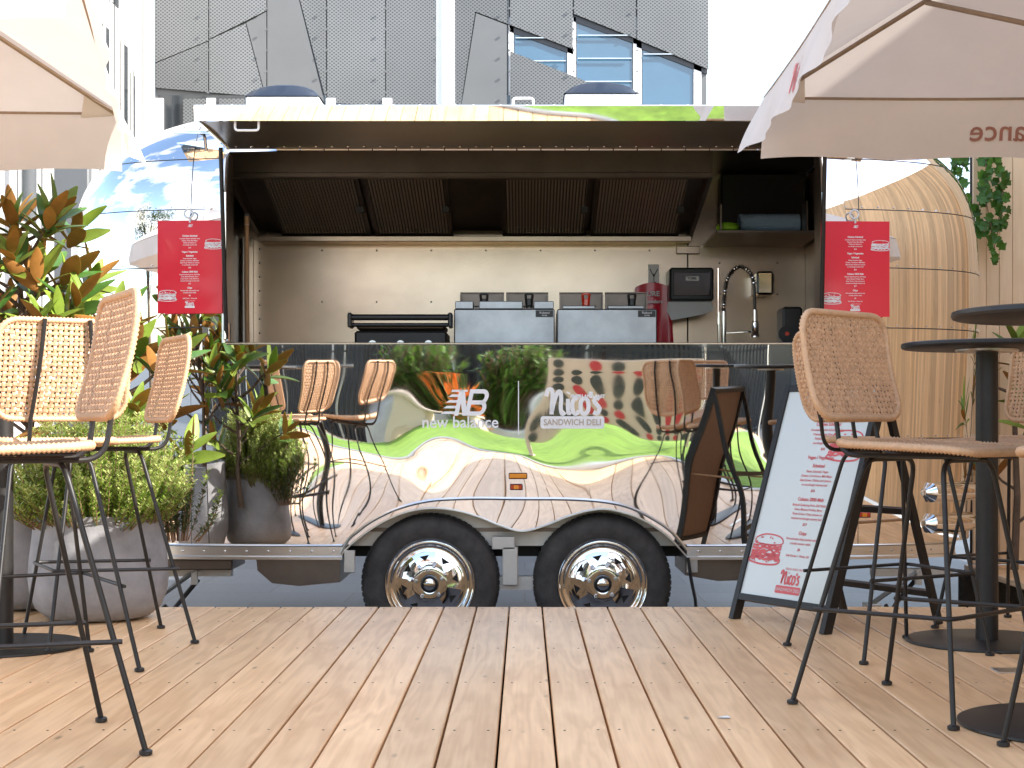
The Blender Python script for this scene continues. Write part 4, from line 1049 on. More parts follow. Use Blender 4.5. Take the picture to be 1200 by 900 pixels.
proto = make_stool()
STOOLS = [
    (-1.266, 3.826, (-.88, -.47), 'rattan bar stool out on the open deck, its footpads well clear of any table base'),
    (-1.56, 5.75, (-.88, -.47), 'rattan bar stool right beside the grey pot of feathery shrub'),
    (-1.60, 5.10, (-.55, .84), 'rattan bar stool with both back rods showing across its sunlit woven back'),
    (1.125, 4.40, (.68, -.73), 'rattan bar stool whose woven back overlaps the sandwich board and red menu'),
    (1.29, 5.48, (.92, .38), 'rattan bar stool tucked behind another, closest to the sandwich board'),
    (1.455, 3.60, (-.08, 1), 'rattan bar stool with one leg hoop beside a round black table base'),
    (1.98, 6.08, (-.75, -.65), 'rattan bar stool between the pedestal table and the timber wall'),
    (-1.98, 3.98, (.72, -.69), 'rattan bar stool on the far side of a table, seen only mirrored in the trailer'),
]
for i, (x, y, d, lab) in enumerate(STOOLS):
    o = proto if i == 0 else copy_tree(proto)
    o.location = (x, y, 0.001); o.rotation_euler = (0, 0, math.atan2(d[1], d[0])); tag(o, lab, 'bar stool', 'rattan bar stools')
# ------------------------------------------------------------------ tables
def make_table():
    t = thing('bar_table', (0, 0, 0))
    m = MB(); m.lathe([(.30, 1.088), (.308, 1.091), (.312, 1.098), (.310, 1.108), (.303, 1.111)], 64); m.build('table_top', 'black_metal', t, True)
    m = MB(); m.lathe([(.11, 1.076), (.115, 1.08), (.115, 1.086)], 32); m.build('mounting_plate', 'rail', t, True)
    m = MB(); m.lathe([(.041, .012), (.041, 1.075)], 28); m.build('column', 'black_metal', t, True)
    m = MB(); m.lathe([(.292, 0), (.297, .003), (.296, .009), (.288, .012)], 64); m.build('base_plate', 'black_metal', t, True)
    return t


tp_ = make_table()
for i, (x, y, lab) in enumerate(((1.715, 5.70, 'round black pedestal bar table standing closest to the sandwich board'), (1.46, 4.10, 'round black pedestal bar table farther from the sandwich board'),
                                 (-1.90, 5.58, 'round black pedestal bar table beside the grey planter pots'), (-1.62, 3.62, 'round black pedestal bar table farther from the planter pots'))):
    o = tp_ if i == 0 else copy_tree(tp_)
    o.location = (x, y, .0005); tag(o, lab, 'table', 'black bar tables')
# small steel floor plate and leaf litter on the deck
m = MB(); p = at(1188, 787, 1440 / 287.); m.box(p.x - .06, p.x + .08, p.y - .04, p.y + .06, .0012, .004, .001); tag(m.build('floor_plate', 'rail'), 'small grey metal plate set on the deck by the black table base', 'plate')
m = MB(); p = at(848, 842, 1440 / 342.); m.add([(p.x - .018, p.y, .003), (p.x, p.y - .012, .005), (p.x + .02, p.y - .004, .003), (p.x + .012, p.y + .014, .006), (p.x - .008, p.y + .012, .003)], [(0, 1, 2, 3, 4)]); m.add([(v_[0], v_[1], .0018) for v_ in m.v[:5]], [(4, 3, 2, 1, 0)]); tag(m.build('paper_scrap', 'paper_white'), 'tiny torn scrap of white paper on the deck boards', 'scrap')
# ------------------------------------------------------------------ umbrellas
def umbrella(corner, e1, e2, size, lab, texts):
    """corner: far inner corner; e1: unit direction of the far edge, e2: unit direction of the side edge (towards the lawn)"""
    e1 = Vector((e1[0], e1[1], 0)).normalized(); e2 = Vector((e2[0], e2[1], 0)).normalized(); C = Vector((corner[0], corner[1], 0))
    ctr = C + (e1 + e2) * size / 2; zb, ze, za = 1.95, 2.19, 2.80
    t = thing('parasol', (ctr.x, ctr.y, 0), 0, lab, 'parasol', 'white square parasols'); O = (-ctr.x, -ctr.y, 0)
    cs = [C, C + e1 * size, C + e1 * size + e2 * size, C + e2 * size]; apex_ = ctr + Vector((0, 0, za)); N_ = 20
    for k in range(4):
        a, b = cs[k], cs[(k + 1) % 4]; m = MB(); vs = []; fs = []; nr = 10
        for i in range(nr + 1):
            for j in range(N_ + 1):
                s_ = j / N_; p = a.lerp(b, s_) + Vector((0, 0, ze)); q = p.lerp(apex_, i / nr)
                q.z -= .055 * math.sin(math.pi * s_) * math.sin(math.pi * i / nr) + .025 * math.sin(math.pi * s_) * (1 - i / nr)
                vs.append(q)
        for i in range(nr):
            for j in range(N_): o_ = i * (N_ + 1) + j; fs.append((o_, o_ + 1, o_ + N_ + 2, o_ + N_ + 1))
        m.add(vs, fs); m.build('canopy_panel', 'fabric', t, 'all', O)
        out = (a.lerp(b, .5) - ctr); out.z = 0; out.normalize(); m = MB(); vs = []; fs = []; nv = 8; NV = 44
        def vp(s_, h, d=0):
            rip = (.013 * math.sin(s_ * 23 + k + 2 * h) + .007 * math.sin(s_ * 47 + 2 * k - 3 * h)) * h
            p = a.lerp(b, s_) + Vector((0, 0, ze - .025 * math.sin(math.pi * s_) - (ze - zb) * h + .005 * math.sin(s_ * 21) * h * h))
            return p + out * (.07 * h * (1 + .6 * abs(2 * s_ - 1) ** 6) + rip + d)
        for i in range(nv + 1):
            for j in range(NV + 1): vs.append(vp(j / NV, i / nv))
        for i in range(nv):
            for j in range(NV): o_ = i * (NV + 1) + j; fs.append((o_, o_ + 1, o_ + NV + 2, o_ + NV + 1))
        m.add(vs, fs); va = m.build('valance', 'fabric', t, 'all', O)
        if k in texts:
            body, size_, pos, ink = texts[k]; m = MB(); L_ = size
            # read from outside: left to right seen from outside the canopy
            geo = nico_geo(size_, .14) if body == 'NICO' else text_geo(body, size_, bold=.001)
            sgn = 1 if (b - a).normalized().cross(Vector((0, 0, 1))).dot(out) > 0 else -1
            for d_ in (.003, -.003): put2d(m, geo, lambda x, y: vp(pos + sgn * x / L_, .72 - y / (ze - zb), d_))
            m.build('lettering', ink, va)
        m = MB(); m.tube([a.lerp(b, j / 20) + Vector((0, 0, ze - .025 * math.sin(math.pi * j / 20) - .004)) for j in range(21)], .006, 6); m.build('edge_seam', 'pole_wood', t, True, O)
        # ribs
        m = MB(); m.tube([a + Vector((0, 0, ze - .02)), apex_ - Vector((0, 0, .05))], .012, 6, flat=.8); m.build('rib', 'pole_wood', t, True, O)
        pk = MB(); ca = a + Vector((0, 0, ze - .012)); pk.add([ca, ca.lerp(b + Vector((0, 0, ze)), .07) - Vector((0, 0, .02)), ca.lerp(apex_, .12) - Vector((0, 0, .02)), ca.lerp(cs[k - 1] + Vector((0, 0, ze)), .07) - Vector((0, 0, .02))], [(0, 1, 2), (0, 2, 3)]); pk.build('rib_pocket', 'fabric', t, False, O)
        p1 = a.lerp(ctr, .45); m = MB(); m.tube([Vector((p1.x, p1.y, ze - .04 + .45 * (za - ze))), Vector((ctr.x, ctr.y, 2.05))], .010, 6); m.build('strut', 'pole_wood', t, True, O)
    m = MB(); m.cyl((0, 0, .03), (0, 0, za + .03), .028, 16); m.build('pole', 'pole_wood', t, True)
    m = MB(); m.lathe([(.04, 0.0), (.36, 0), (.36, .03), (.30, .05), (.05, .055)], 40); m.build('base', 'black_metal', t, True)
    m = MB(); m.lathe([(.05, 2.0), (.05, 2.10), (.03, 2.12)], 20); m.build('runner', 'pole_wood', t, True)
    return t


umbrella((1.01, 6.47), (.996, -.09), (-.02, -1), 2.4, 'white square parasol beside the timber wall, red script on one valance', {0: ('new balance', .125, .485, 'cloth_ink'), 3: ('NICO', .10, .55, 'red_ink')})
umbrella((-1.79, 6.80), (-1, -.2), (.2, -1), 2.4, 'white square parasol above the magnolia and planter pots', {})
# ------------------------------------------------------------------ pots and plants
def pot(x, y, prof, lab):
    m = MB(); m.lathe(prof + [(prof[-1][0] - .03, prof[-1][1] + .002), (prof[-1][0] - .045, prof[-1][1] - .06), (.02, prof[-1][1] - .062)], 48)
    o = m.build('plant_pot', 'pot', None, True); o.location = (x, y, .001); tag(o, lab, 'plant pot', 'grey planter pots')
    m = MB(); m.lathe([(prof[-1][0] - .05, prof[-1][1] - .059), (prof[-1][0] - .06, prof[-1][1] - .05), (.01, prof[-1][1] - .04)], 32); m.build('soil', 'soil', o)
    return o


PX, PY = -1.78, 6.42
pot(PX, PY, [(.15, 0), (.21, .012), (.255, .05), (.278, .11), (.285, .17), (.280, .25), (.270, .33), (.262, .42), (.265, .435)], 'round grey concrete pot holding a feathery green shrub')
pot(-2.22, 6.83, [(.15, 0), (.23, .015), (.275, .06), (.295, .14), (.30, .24), (.295, .36), (.285, .50), (.288, .52)], 'taller grey concrete pot holding the magnolia')


def shrub(x, y, z0, nst, hmin, hmax, spread, lab, seed, mats_=('shrub_leaf', 'shrub_tip', 'twig'), ll=.022):
    r = random.Random(seed); t = thing('shrub', (x, y, z0), 0, lab, 'shrub'); st_ = MB(); lf = MB()
    for i in range(nst):
        a = r.uniform(0, 6.283); rr = math.sqrt(r.random()); h = r.uniform(hmin, hmax) * (1.08 - .35 * rr * rr)
        b0 = Vector((math.cos(a) * rr * spread * .5, math.sin(a) * rr * spread * .5, -.03)); b1 = Vector((math.cos(a) * rr * spread * 1.05 + r.uniform(-.04, .04), math.sin(a) * rr * spread * 1.05 + r.uniform(-.04, .04), h))
        if rr > .75: b1.z *= r.uniform(.55, 1)
        mdl = b0.lerp(b1, .5) + Vector((math.cos(a), math.sin(a), 0)) * .05 * rr
        pts = [b0 * (1 - q) ** 2 + mdl * 2 * q * (1 - q) + b1 * q * q for q in np.linspace(0, 1, 6)]
        st_.tube(pts, .002, 4, radii=[.004, .0035, .003, .0022, .0016, .001])
        n = int(h / .0085)
        for k in range(n):
            q = .12 + .88 * k / n; p = b0 * (1 - q) ** 2 + mdl * 2 * q * (1 - q) + b1 * q * q
            for s_ in range(2):
                an = k * 2.4 + s_ * 3.1 + r.uniform(-.4, .4); d = Vector((math.cos(an), math.sin(an), r.uniform(.35, 1.0))).normalized(); l = ll * r.uniform(.7, 1.35); sd_ = d.cross(Vector((0, 0, 1))).normalized() * l * .21
                lf.cur = 1 if (q > .78 and r.random() < .75) else 0
                lf.add([p, p + d * l * .55 + sd_, p + d * l, p + d * l * .55 - sd_], [(0, 1, 2, 3)])
    st_.build('stems', mats_[2], t, True); lf.build('foliage', [mats_[0], mats_[1]], t)
    return t


shrub(PX, PY, .37, 950, .18, .50, .37, 'feathery light green shrub growing in the round grey pot', 4)
shrub(PX + .30, PY + .14, .34, 30, .15, .42, .20, 'loose sprigs of darker green shrub leaning beside the round pot', 9, ('tree_leaf', 'shrub_leaf', 'twig'), .026)


def leaf_mesh(name, L_, W_, mats_, fold=.25, curl=.2):
    m = MB(); n = 6
    for side, off_ in ((0, .0012), (1, 0)):
        vs = []; fs = []; m.cur = side
        for i in range(n + 1):
            q = i / n; w_ = W_ * math.sin(math.pi * min(1, q * .92 + .04)) ** .8 * (1 - .25 * q); zz = curl * L_ * (q * q) * -.5
            vs += [(q * L_, -w_ / 2, zz + fold * w_ / 2 + off_), (q * L_, 0, zz + off_), (q * L_, w_ / 2, zz + fold * w_ / 2 + off_)]
        for i in range(n):
            for j in range(2):
                f = (3 * i + j, 3 * i + j + 3, 3 * i + j + 4, 3 * i + j + 1); fs.append(f if side == 0 else f[::-1])
        m.add(vs, fs)
    me = bpy.data.meshes.new(name); me.from_pydata(m.v, [], m.f)
    for q in mats_: me.materials.append(MATS[q])
    me.polygons.foreach_set('material_index', m.m); me.polygons.foreach_set('use_smooth', [True] * len(me.polygons)); me.update()
    return me


LM = [leaf_mesh('leaf', .19, .070, ('leaf_top', 'leaf_under'), .25, .25), leaf_mesh('leaf', .17, .062, ('leaf_mid', 'leaf_under'), .3, .1), leaf_mesh('leaf', .15, .055, ('leaf_mid', 'leaf_mid'), .35, .3)]


def magnolia(x, y, z0, h, nbr, lab, seed, lean=(0, 0), tips=None):
    r = random.Random(seed); t = thing('magnolia', (x, y, z0), 0, lab, 'tree', 'magnolias'); tr = MB()
    tk = [Vector((0, 0, -.03)), Vector((.02, .01, h * .3)), Vector((lean[0] * .5, lean[1] * .5 + .02, h * .6)), Vector((lean[0], lean[1], h * .92))]
    tr.tube(tk, .02, 8, radii=[.024, .02, .015, .008]); ends = [(tk[-1], Vector((0, 0, 1)))]
    for k in range(nbr):
        q = .22 + .72 * k / nbr; i = min(2, int(q * 3)); b = tk[i].lerp(tk[i + 1], q * 3 - i); a = k * 2.39 + r.uniform(-.3, .3); l = r.uniform(.20, .36) * (1.15 - .4 * q)
        e = b + Vector((math.cos(a) * l, math.sin(a) * l, l * r.uniform(.5, 1.0))); tr.tube([b, b.lerp(e, .5) + Vector((0, 0, -.02)), e], .008, 6, radii=[.010, .008, .005]); ends.append((e, (e - b).normalized()))
    tr.build('trunk', 'bark', t, True)
    for e, d in ends:
        n = r.randint(8, 11); d = (d + Vector((0, 0, .8))).normalized()
        for k in range(n):
            a = k * 2.4 + r.uniform(-.3, .3); q = k / n; base = e - d * (.11 * (1 - q)); u_ = d.cross(Vector((.3, .9, .1))).normalized(); v_ = d.cross(u_)
            out = (u_ * math.cos(a) + v_ * math.sin(a)); dirn = (out * (1.05 - .75 * q) + d * (.30 + .75 * q)).normalized()
            nor = (d - dirn * d.dot(dirn)).normalized() if abs(d.dot(dirn)) < .98 else out
            yv = nor.cross(dirn); M = Matrix((dirn, yv, nor)).transposed().to_4x4(); M.translation = base
            if r.random() < .10: M = M @ Matrix.Rotation(r.uniform(-.5, .5) + math.pi * .5, 4, 'X')
            o = link('leaf', LM[(0, 0, 1, 1, 2)[r.randint(0, 4)] if q < .75 else r.randint(1, 2)], t); sc_ = r.uniform(.85, 1.35); o.matrix_local = M @ Matrix.Scale(sc_, 4)
    return t


magnolia(-2.22, 6.83, .47, 1.36, 30, 'glossy magnolia with rust backed leaves in the taller grey pot', 3, (-.06, .05))
magnolia(-1.84, 6.74, .30, 1.02, 13, 'slimmer magnolia squeezed between the feathery shrub and the trailer', 8, (.03, .03))
magnolia(2.74, 8.60, 0, 1.35, 5, 'magnolia standing in the gap between trailer and timber wall', 12, (.02, .0))
# ------------------------------------------------------------------ timber wall
def plank_wall(lab, p0, p1, z1, face, wm='wall_wood'):
    p0 = Vector(p0); p1 = Vector(p1); d = (p1 - p0); Ln = d.length; d.normalize(); n = Vector((d.y, -d.x, 0)) * face
    t = thing('timber_wall', p0, math.atan2(d.y, d.x), lab, 'wall', 'timber walls')
    m = MB(); m.box(0, Ln, -.055, -.012, 0, z1) if face > 0 else m.box(0, Ln, .012, .055, 0, z1); m.build('backing', 'soil', t)
    pw = .074; k = int(Ln / pw); pw = Ln / k; b = MB(); s_ = -1 if face > 0 else 1
    b.box(.0012, pw - .0012, -.011, .011, .005, z1, .002); me = None
    for i in range(k):
        if me is None: o = b.build('board', wm, t); me = o.data
        else: o = link('board', me, t)
        o.location = (i * pw, rnd.uniform(-.003, .003), 0)
    return t


plank_wall('vertical timber board wall behind the pedestal table, facing the lawn', (2.60, 8.92, 0), (4.28, 8.92, 0), 3.3, -1, 'wall_wood_lit')
plank_wall('long vertical timber board wall along the deck side, mirrored in the trailer end', (4.3, 13.5, 0), (4.3, -.8, 0), 4.25, -1)  # extra height and unseen rear length added to shade deck and street
# ivy
def ivy(x, y, ztop, ln, n, lab, seed):
    r = random.Random(seed); t = thing('ivy', (x, y, ztop - ln), 0, lab, 'ivy'); s_ = MB(); me = []
    b = MB(); pl = [(0, 0), (.25, .42), (.5, .32), (.62, .55), (.8, .25), (1.05, .0), (.8, -.25), (.62, -.55), (.5, -.32), (.25, -.42)]
    L_ = .055; b.add([(px * L_, py * L_, .004 * math.cos(px * 5)) for px, py in pl], [tuple(range(10))]); lm = bpy.data.meshes.new('leaf'); lm.from_pydata(b.v, [], b.f); lm.materials.append(MATS['ivy']); lm.update()
    for k in range(n):
        xo = r.uniform(-.16, .16); l = ln * r.uniform(.35, 1); pts = [Vector((xo + .03 * math.sin(q * 5 + k), r.uniform(-.05, .02), ln - l * q)) for q in np.linspace(0, 1, 8)]; s_.tube(pts, .003, 5)
        for p in resample(pts, .035):
            for c in range(2):
                if r.random() < .25: continue
                o = link('leaf', lm, t); o.location = p + Vector((r.uniform(-.03, .03), r.uniform(-.04, .01), r.uniform(-.02, .02))); o.rotation_euler = (R(90) + r.uniform(-.7, .7), R(90) + r.uniform(-.9, .9), r.uniform(-.6, .6)); o.scale = [r.uniform(.7, 1.3)] * 3
    s_.build('vines', 'twig', t, True)
    return t


ivy(2.585, 8.80, 2.66, .88, 7, 'green ivy trailing down the edge of the timber wall', 5)
# ------------------------------------------------------------------ buildings behind
YB = 22.0
bl = thing('metal_building', (-1.2, YB + 2, GZ), 0, 'grey building clad in perforated metal with slanting seams and blue windows', 'building'); O = (1.2, -YB - 2, -GZ)
def bpoly(name, pts, mt, d0=0, d1=.025, parent=None):
    m = MB(); m.prism(pts[::-1], lambda p: Vector(at(p[0], p[1], YB)) + Vector((0, -d0 - d1, 0)), lambda p: Vector(at(p[0], p[1], YB)) + Vector((0, -d0, 0)))
    return m.build(name, mt, parent or bl, False, O if parent is None else (0, 0, 0))
m = MB(); a = at(181, 128, YB); b = at(828, 128, YB); m.box(a.x, b.x, YB + .03, YB + 9, GZ, 9.5); m.build('wall', 'panel_grey', bl, False, O)
TOPP = -170
cols = [181, 245, 313, 383, 452, 525, 597]
def low(x): return 103 + (x - 181) * .085
for i in range(6):
    xa, xb = cols[i] + .6, cols[i + 1] - .6
    if i == 0: bpoly('cladding_panel', [(xa, TOPP), (xb, TOPP), (xb, 48), (xa, 74)], 'perforated'); bpoly('cladding_panel', [(xa, 75.2), (xb, 49.2), (xb, low(xb)), (xa, low(xa))], 'perforated')
    elif i == 1: bpoly('cladding_panel', [(xa, TOPP), (xb, TOPP), (xb, 13), (xa, 46)], 'perforated'); bpoly('cladding_panel', [(xa, 47.2), (288, 28), (311, low(311)), (xa, low(xa))], 'perforated'); bpoly('shadow_patch', [(289, 27.3), (xb, 14.2), (xb, low(xb)), (312, low(312))], 'panel_grey')  # grey sheets paint in shadow and see-through patches of the cladding
    elif i == 2: bpoly('shadow_patch', [(xa, -2), (350, -2), (xb - 2, low(xb)), (xa, low(xa))], 'panel_grey'); bpoly('cladding_panel', [(xa, TOPP), (xb, TOPP), (xb, low(xb) - 2), (351, -3), (xa, -3)], 'perforated')
    elif i == 5: bpoly('shadow_patch', [(558, 16), (594, 30), (594, 130), (540, 130)], 'panel_grey'); bpoly('cladding_panel', [(xa, TOPP), (xb, TOPP), (xb, 29), (557, 14), (539, 130), (xa, 130)], 'perforated')
    else: bpoly('cladding_panel', [(xa, TOPP), (xb, TOPP), (xb, low(xb)), (xa, low(xa))], 'perforated')
for xa, xb, ya, yb in ((598, 671, 30, 58), (672.5, 745, 17, 46), (746.5, 830, 47, 82)): bpoly('cladding_panel', [(xa, TOPP), (xb, TOPP), (xb, yb), (xa, ya)], 'perforated', .02)
bpoly('cladding_panel', [(598, 61), (667, 88), (700, 102), (740, 118), (740, 130), (598, 130)], 'perforated', .02)
for k, (pts, nbar) in enumerate((([(603, 30), (664, 55), (664, 88), (603, 64)], (45, 72)), ([(676, 18), (741, 42), (741, 130), (676, 130)], (42, 69, 96)), ([(753, 50), (812, 75), (812, 130), (753, 130)], (64,)))):
    wi = bpoly('window', pts, 'glass_blue', -.04, .02)
    for y in nbar:
        x0_, x1_ = pts[0][0] + 1, pts[1][0] - 1; m = MB(); p = at(x0_, y, YB); q = at(x1_, y, YB); m.cyl((p.x, YB - .03, p.z), (q.x, YB - .03, q.z), .012, 6); m.build('glazing_bar', 'rail', wi)
for x0_, x1_ in ((596, 602), (665, 675), (742, 752), (813, 822)): bpoly('mullion', [(x0_, 20), (x1_, 20), (x1_, 135), (x0_, 135)], 'white_metal', -.02, .02)
for xa, xb in ((597, 672), (672, 746), (746, 829)): 
    y0 = {597: 31, 672: 19, 746: 49}[xa]; y1 = {672: 58, 746: 46, 829: 81}[xb]; bpoly('soffit', [(xa, y0 - 3), (xb, y1 - 3), (xb, y1 + 6), (xa, y0 + 6)], 'seam', -.03, .03)
m = MB(); p0 = at(181, 118, YB); m.box(p0.x + .05, at(600, 0, YB).x, YB - .02, YB + .05, GZ, at(0, 112, YB).z); m.build('recess', 'glass_dark', bl, False, O)
for px in (187, 248, 316, 388, 454): 
    m = MB(); p = at(px, 0, YB); m.box(p.x - .07, p.x + .07, YB - .07, YB - .03, GZ, at(0, 116, YB).z, .01); m.build('column', 'white_metal', bl, False, O)
for xa, xb in ((216, 243), (258, 288), (322, 372)):
    bpoly('window', [(xa, 117), (xb, 117), (xb, 150), (xa, 150)], 'perforated', .06, .02)
m = MB()
for px in cols[1:] + [672, 746]:
    p = at(px, 0, YB)
    for zz in np.arange(at(0, 110, YB).z, 9, .3): m.box(p.x - .013, p.x + .013, YB - .105, YB - .085, zz - .013, zz + .013)
m.build('bolts', 'panel_grey', bl, False, O)
# white building on the left
wbx = -5.35; wb = thing('white_building', (wbx - 3, 15, GZ), 0, 'tall white rendered building with narrow slit windows beside the metal building', 'building'); O = (3 - wbx, -15, -GZ)
m = MB(); m.box(wbx - 6, wbx, 13.2, YB - .1, GZ, 10.5); m.build('wall', 'stuccow', wb, False, O)
for y, z0, z1, dy in ((20.5, 4.6, 5.9, .16), (19.6, 5.0, 5.9, .14), (20.95, 4.2, 5.6, .10), (18.4, 5.2, 6.3, .05), (20.0, 6.3, 7.2, .2), (16.5, 3.0, 4.4, .3)):
    m = MB(); m.box(wbx - .02, wbx + .012, y - dy, y + dy, z0, z1); wi = m.build('window', 'glass_dark', wb, False, O); m = MB(); m.box(wbx + .0125, wbx + .05, y - dy - .03, y - dy, z0 - .03, z1 + .03); m.build('frame', 'rail', wi)
m = MB()
for y in np.arange(14, YB, 1.5): m.box(wbx + .001, wbx + .012, y - .012, y + .012, GZ, 10.4)
m.build('wall_joints', 'panel_grey', wb, False, O)
m = MB(); a = at(88, 250, 11.5); m.box(a.x - .16, a.x + .1, 11.5, 11.6, GZ, 2.75, .01); tag(m.build('utility_panel', 'panel_grey'), 'pale grey upright panel between white building and trailer end', 'panel')
# white pole
p = at(522, 0, 14); m = MB(); m.tube([(p.x, 14, GZ), (p.x, 14, 3), (p.x, 14, 7.5)], .088, 20, radii=[.09, .087, .08]); po = m.build('light_pole', 'white_metal', None, True); tag(po, 'white steel pole rising behind the trailer roof', 'pole')
m = MB(); m.box(p.x - .18, p.x + .18, 13.82, 14.18, GZ, GZ + .04, .01); m.build('base_plate', 'white_metal', po)
# ------------------------------------------------------------------ what stands behind the camera and shows in the mirror skin
def smooth_poly(P, n=6, closed=True):
    out = []; k = len(P)
    for i in range(k):
        p0, p1, p2, p3 = [Vector((*P[(i + j) % k], 0)) for j in (-1, 0, 1, 2)]
        for j in range(n):
            t_ = j / n; out.append(.5 * ((2 * p1) + (p2 - p0) * t_ + (2 * p0 - 5 * p1 + 4 * p2 - p3) * t_ * t_ + (3 * p1 - p0 - 3 * p2 + p3) * t_ ** 3))
    return out
LP = [(-4.6, -6.4), (-3.0, -5.2), (-1.7, -3.2), (-.7, -1.6), (.1, -.9), (.8, -.6), (1.35, .4), (1.75, 2.0), (2.3, 2.9), (3.1, 3.1), (3.9, 1.6), (3.75, -4), (3.7, -8.6), (0, -9.2), (-4.5, -8.6)]
pts = smooth_poly(LP); lc = Vector((1.1, -6.3, 0))
def mound(q): return .03 + .34 * q * q * (3 - 2 * q)
def lawn_z(x, y):
    p = Vector((x, y, 0)) - lc; an = math.atan2(p.y, p.x); best = min(pts, key=lambda v_: abs(math.atan2(math.sin(math.atan2(v_.y - lc.y, v_.x - lc.x) - an), math.cos(math.atan2(v_.y - lc.y, v_.x - lc.x) - an))))
    return mound(max(0, 1 - p.length / (best - lc).length))
m = MB(); vs = []; fs = []; k = len(pts); nr = 24
for i in range(nr):
    q = i / nr
    for p in pts:
        e = p.lerp(lc, q); vs.append((e.x, e.y, mound(q) + .06 * q * (1 - q) * 4 * math.sin(e.x * 2.1 + .6) * math.cos(e.y * 1.3)))
for i in range(nr - 1):
    for j in range(k): fs.append((i * k + j, i * k + (j + 1) % k, (i + 1) * k + (j + 1) % k, (i + 1) * k + j))
fs.append(tuple((nr - 1) * k + j for j in range(k))); m.add(vs, fs)
tag(m.build('lawn', 'lawn', None, 'all'), 'bright green artificial lawn mound with curved pale edging', None, None, 'structure')
m = MB(); m.tube([p + Vector((0, 0, .02)) for p in pts], .022, 6, True); tag(m.build('lawn_edging', 'edging', None, True), 'pale curved edging around the lawn', None, None, 'structure')
m = MB(); m.lathe([(.27, .002), (.27, .03), (.255, .034)], 40, (-1.95, 1.35, 0)); m.cur = 1; m.lathe([(.285, .002), (.285, .028), (.272, .03)], 40, (-1.95, 1.35, 0)); tag(m.build('turf_disc', ['lawn', 'edging'], None, True), 'small round patch of artificial turf set in the deck', 'turf')
# giant four in a row
gb = thing('game_board', (1.12, -2.0, lawn_z(1.12, -2.0) - .03), R(6), 'large pale plywood four in a row game with red and black discs', 'game')
m = MB(); m.box(-.88, .88, -.03, .03, .34, 1.10, .008); m.build('board', 'ply', gb)
for i in range(9):
    for j in range(6):
        x = -.77 + i * .193; z = .41 + j * .124; c = 'black_disc' if (i * 7 + j * 5 + i * j) % 5 < 3 else 'red_disc'
        if j == 5 and i % 3 == 1: continue
        m = MB(); m.tube([(x, .031, z), (x, .037, z)], .058, 20); m.build('disc', c, gb)
for x in (-.84, .84):
    m = MB(); m.box(x - .035, x + .035, -.29, .29, 0, .05, .005); m.box(x - .035, x + .035, -.028, .028, .051, .339, .004); m.build('leg', 'ply', gb)
# planters, fence, bench, flowers
for i, (x, w_, dens, lab) in enumerate(((-1.55, .7, 200, 'bushy shrub in a low concrete trough by the black fence'), (-.05, .7, 240, 'yellow green shrub in the trough beside the game'), (1.5, .75, 200, 'low clipped shrub in the trough behind the game'))):
    m = MB(); m.box(x - w_, x + w_, -10.4, -9.6, GZ, .42, .02); m.box(x - w_ + .05, x + w_ - .05, -10.35, -9.65, .421, .43); tag(m.build('planter_trough', 'concrete'), ('low concrete planter trough under the bushy shrub', 'low concrete planter trough under the yellow green shrub', 'low concrete planter trough behind the game board')[i], 'planter', 'concrete planter troughs')
    r = random.Random(20 + i); t = thing('shrub', (x, -10, .40), 0, lab, 'shrub'); lf = MB(); st_ = MB(); hh = (1.5, 1.5, .55)[i]
    for k in range(dens):
        a = r.uniform(0, 6.28); rr = math.sqrt(r.random()); tip = Vector((math.cos(a) * rr * (.75 if i < 2 else .85), math.sin(a) * rr * .4, r.uniform(.3, hh) * (1.1 - .5 * rr)))
        st_.tube([Vector((tip.x * .25, tip.y * .3, 0)), tip * .6, tip], .008, 4)
        for q in range(16):
            p = Vector((tip.x * .25, tip.y * .3, 0)).lerp(tip, .35 + .65 * q / 16); d = Vector((r.uniform(-1, 1), r.uniform(-1, 1), r.uniform(-.1, 1))).normalized(); l = r.uniform(.09, .17); s_ = d.cross(Vector((.1, .2, 1))).normalized() * l * .2
            lf.add([p, p + d * l * .5 + s_, p + d * l, p + d * l * .5 - s_], [(0, 1, 2, 3)])
    st_.build('stems', 'twig', t); lf.build('foliage', 'hedge_leaf', t)
fe = thing('metal_fence', (-1, -10.9, GZ), 0, 'black metal bar fence behind the lawn', 'fence'); m = MB()
for x in np.arange(-8, 6, .11): m.box(x - .028, x + .028, -.012, .012, .1, 1.95)
bo_ = m.build('bars', 'black_metal', fe); bo_['kind'] = 'stuff'
m = MB(); m.box(-8, 6, -.025, .025, 1.951, 2.0); m.box(-8, 6, -.03, -.0125, .2, .25); m.box(-8, 6, .0125, .03, 1.7, 1.74); m.build('rail', 'black_metal', fe)
for x in np.arange(-8, 6.1, 2.0):
    m = MB(); m.cyl((x, -.08, 0), (x, -.08, 2.15), .045, 12); m.build('post', 'rail', fe, True)
bn = thing('timber_bench', (-1.05, -6.6, lawn_z(-1.05, -6.6) - .03), R(8), 'low pale timber lounge bench standing on the lawn', 'bench')
for k in range(5): m = MB(); m.box(-.6, .6, -.3 + k * .125, -.2 + k * .125, .30, .33, .004); m.build('slat', 'ply', bn)
for x in (-.5, .5): m = MB(); m.box(x - .04, x + .04, -.28, .28, 0, .299, .004); m.build('leg', 'ply', bn)
fl = thing('flower_bush', (-.95, -9.1, 0), 0, 'bush of orange flowers beside the lawn', 'flowers'); r = random.Random(5); lf = MB(); st_ = MB()
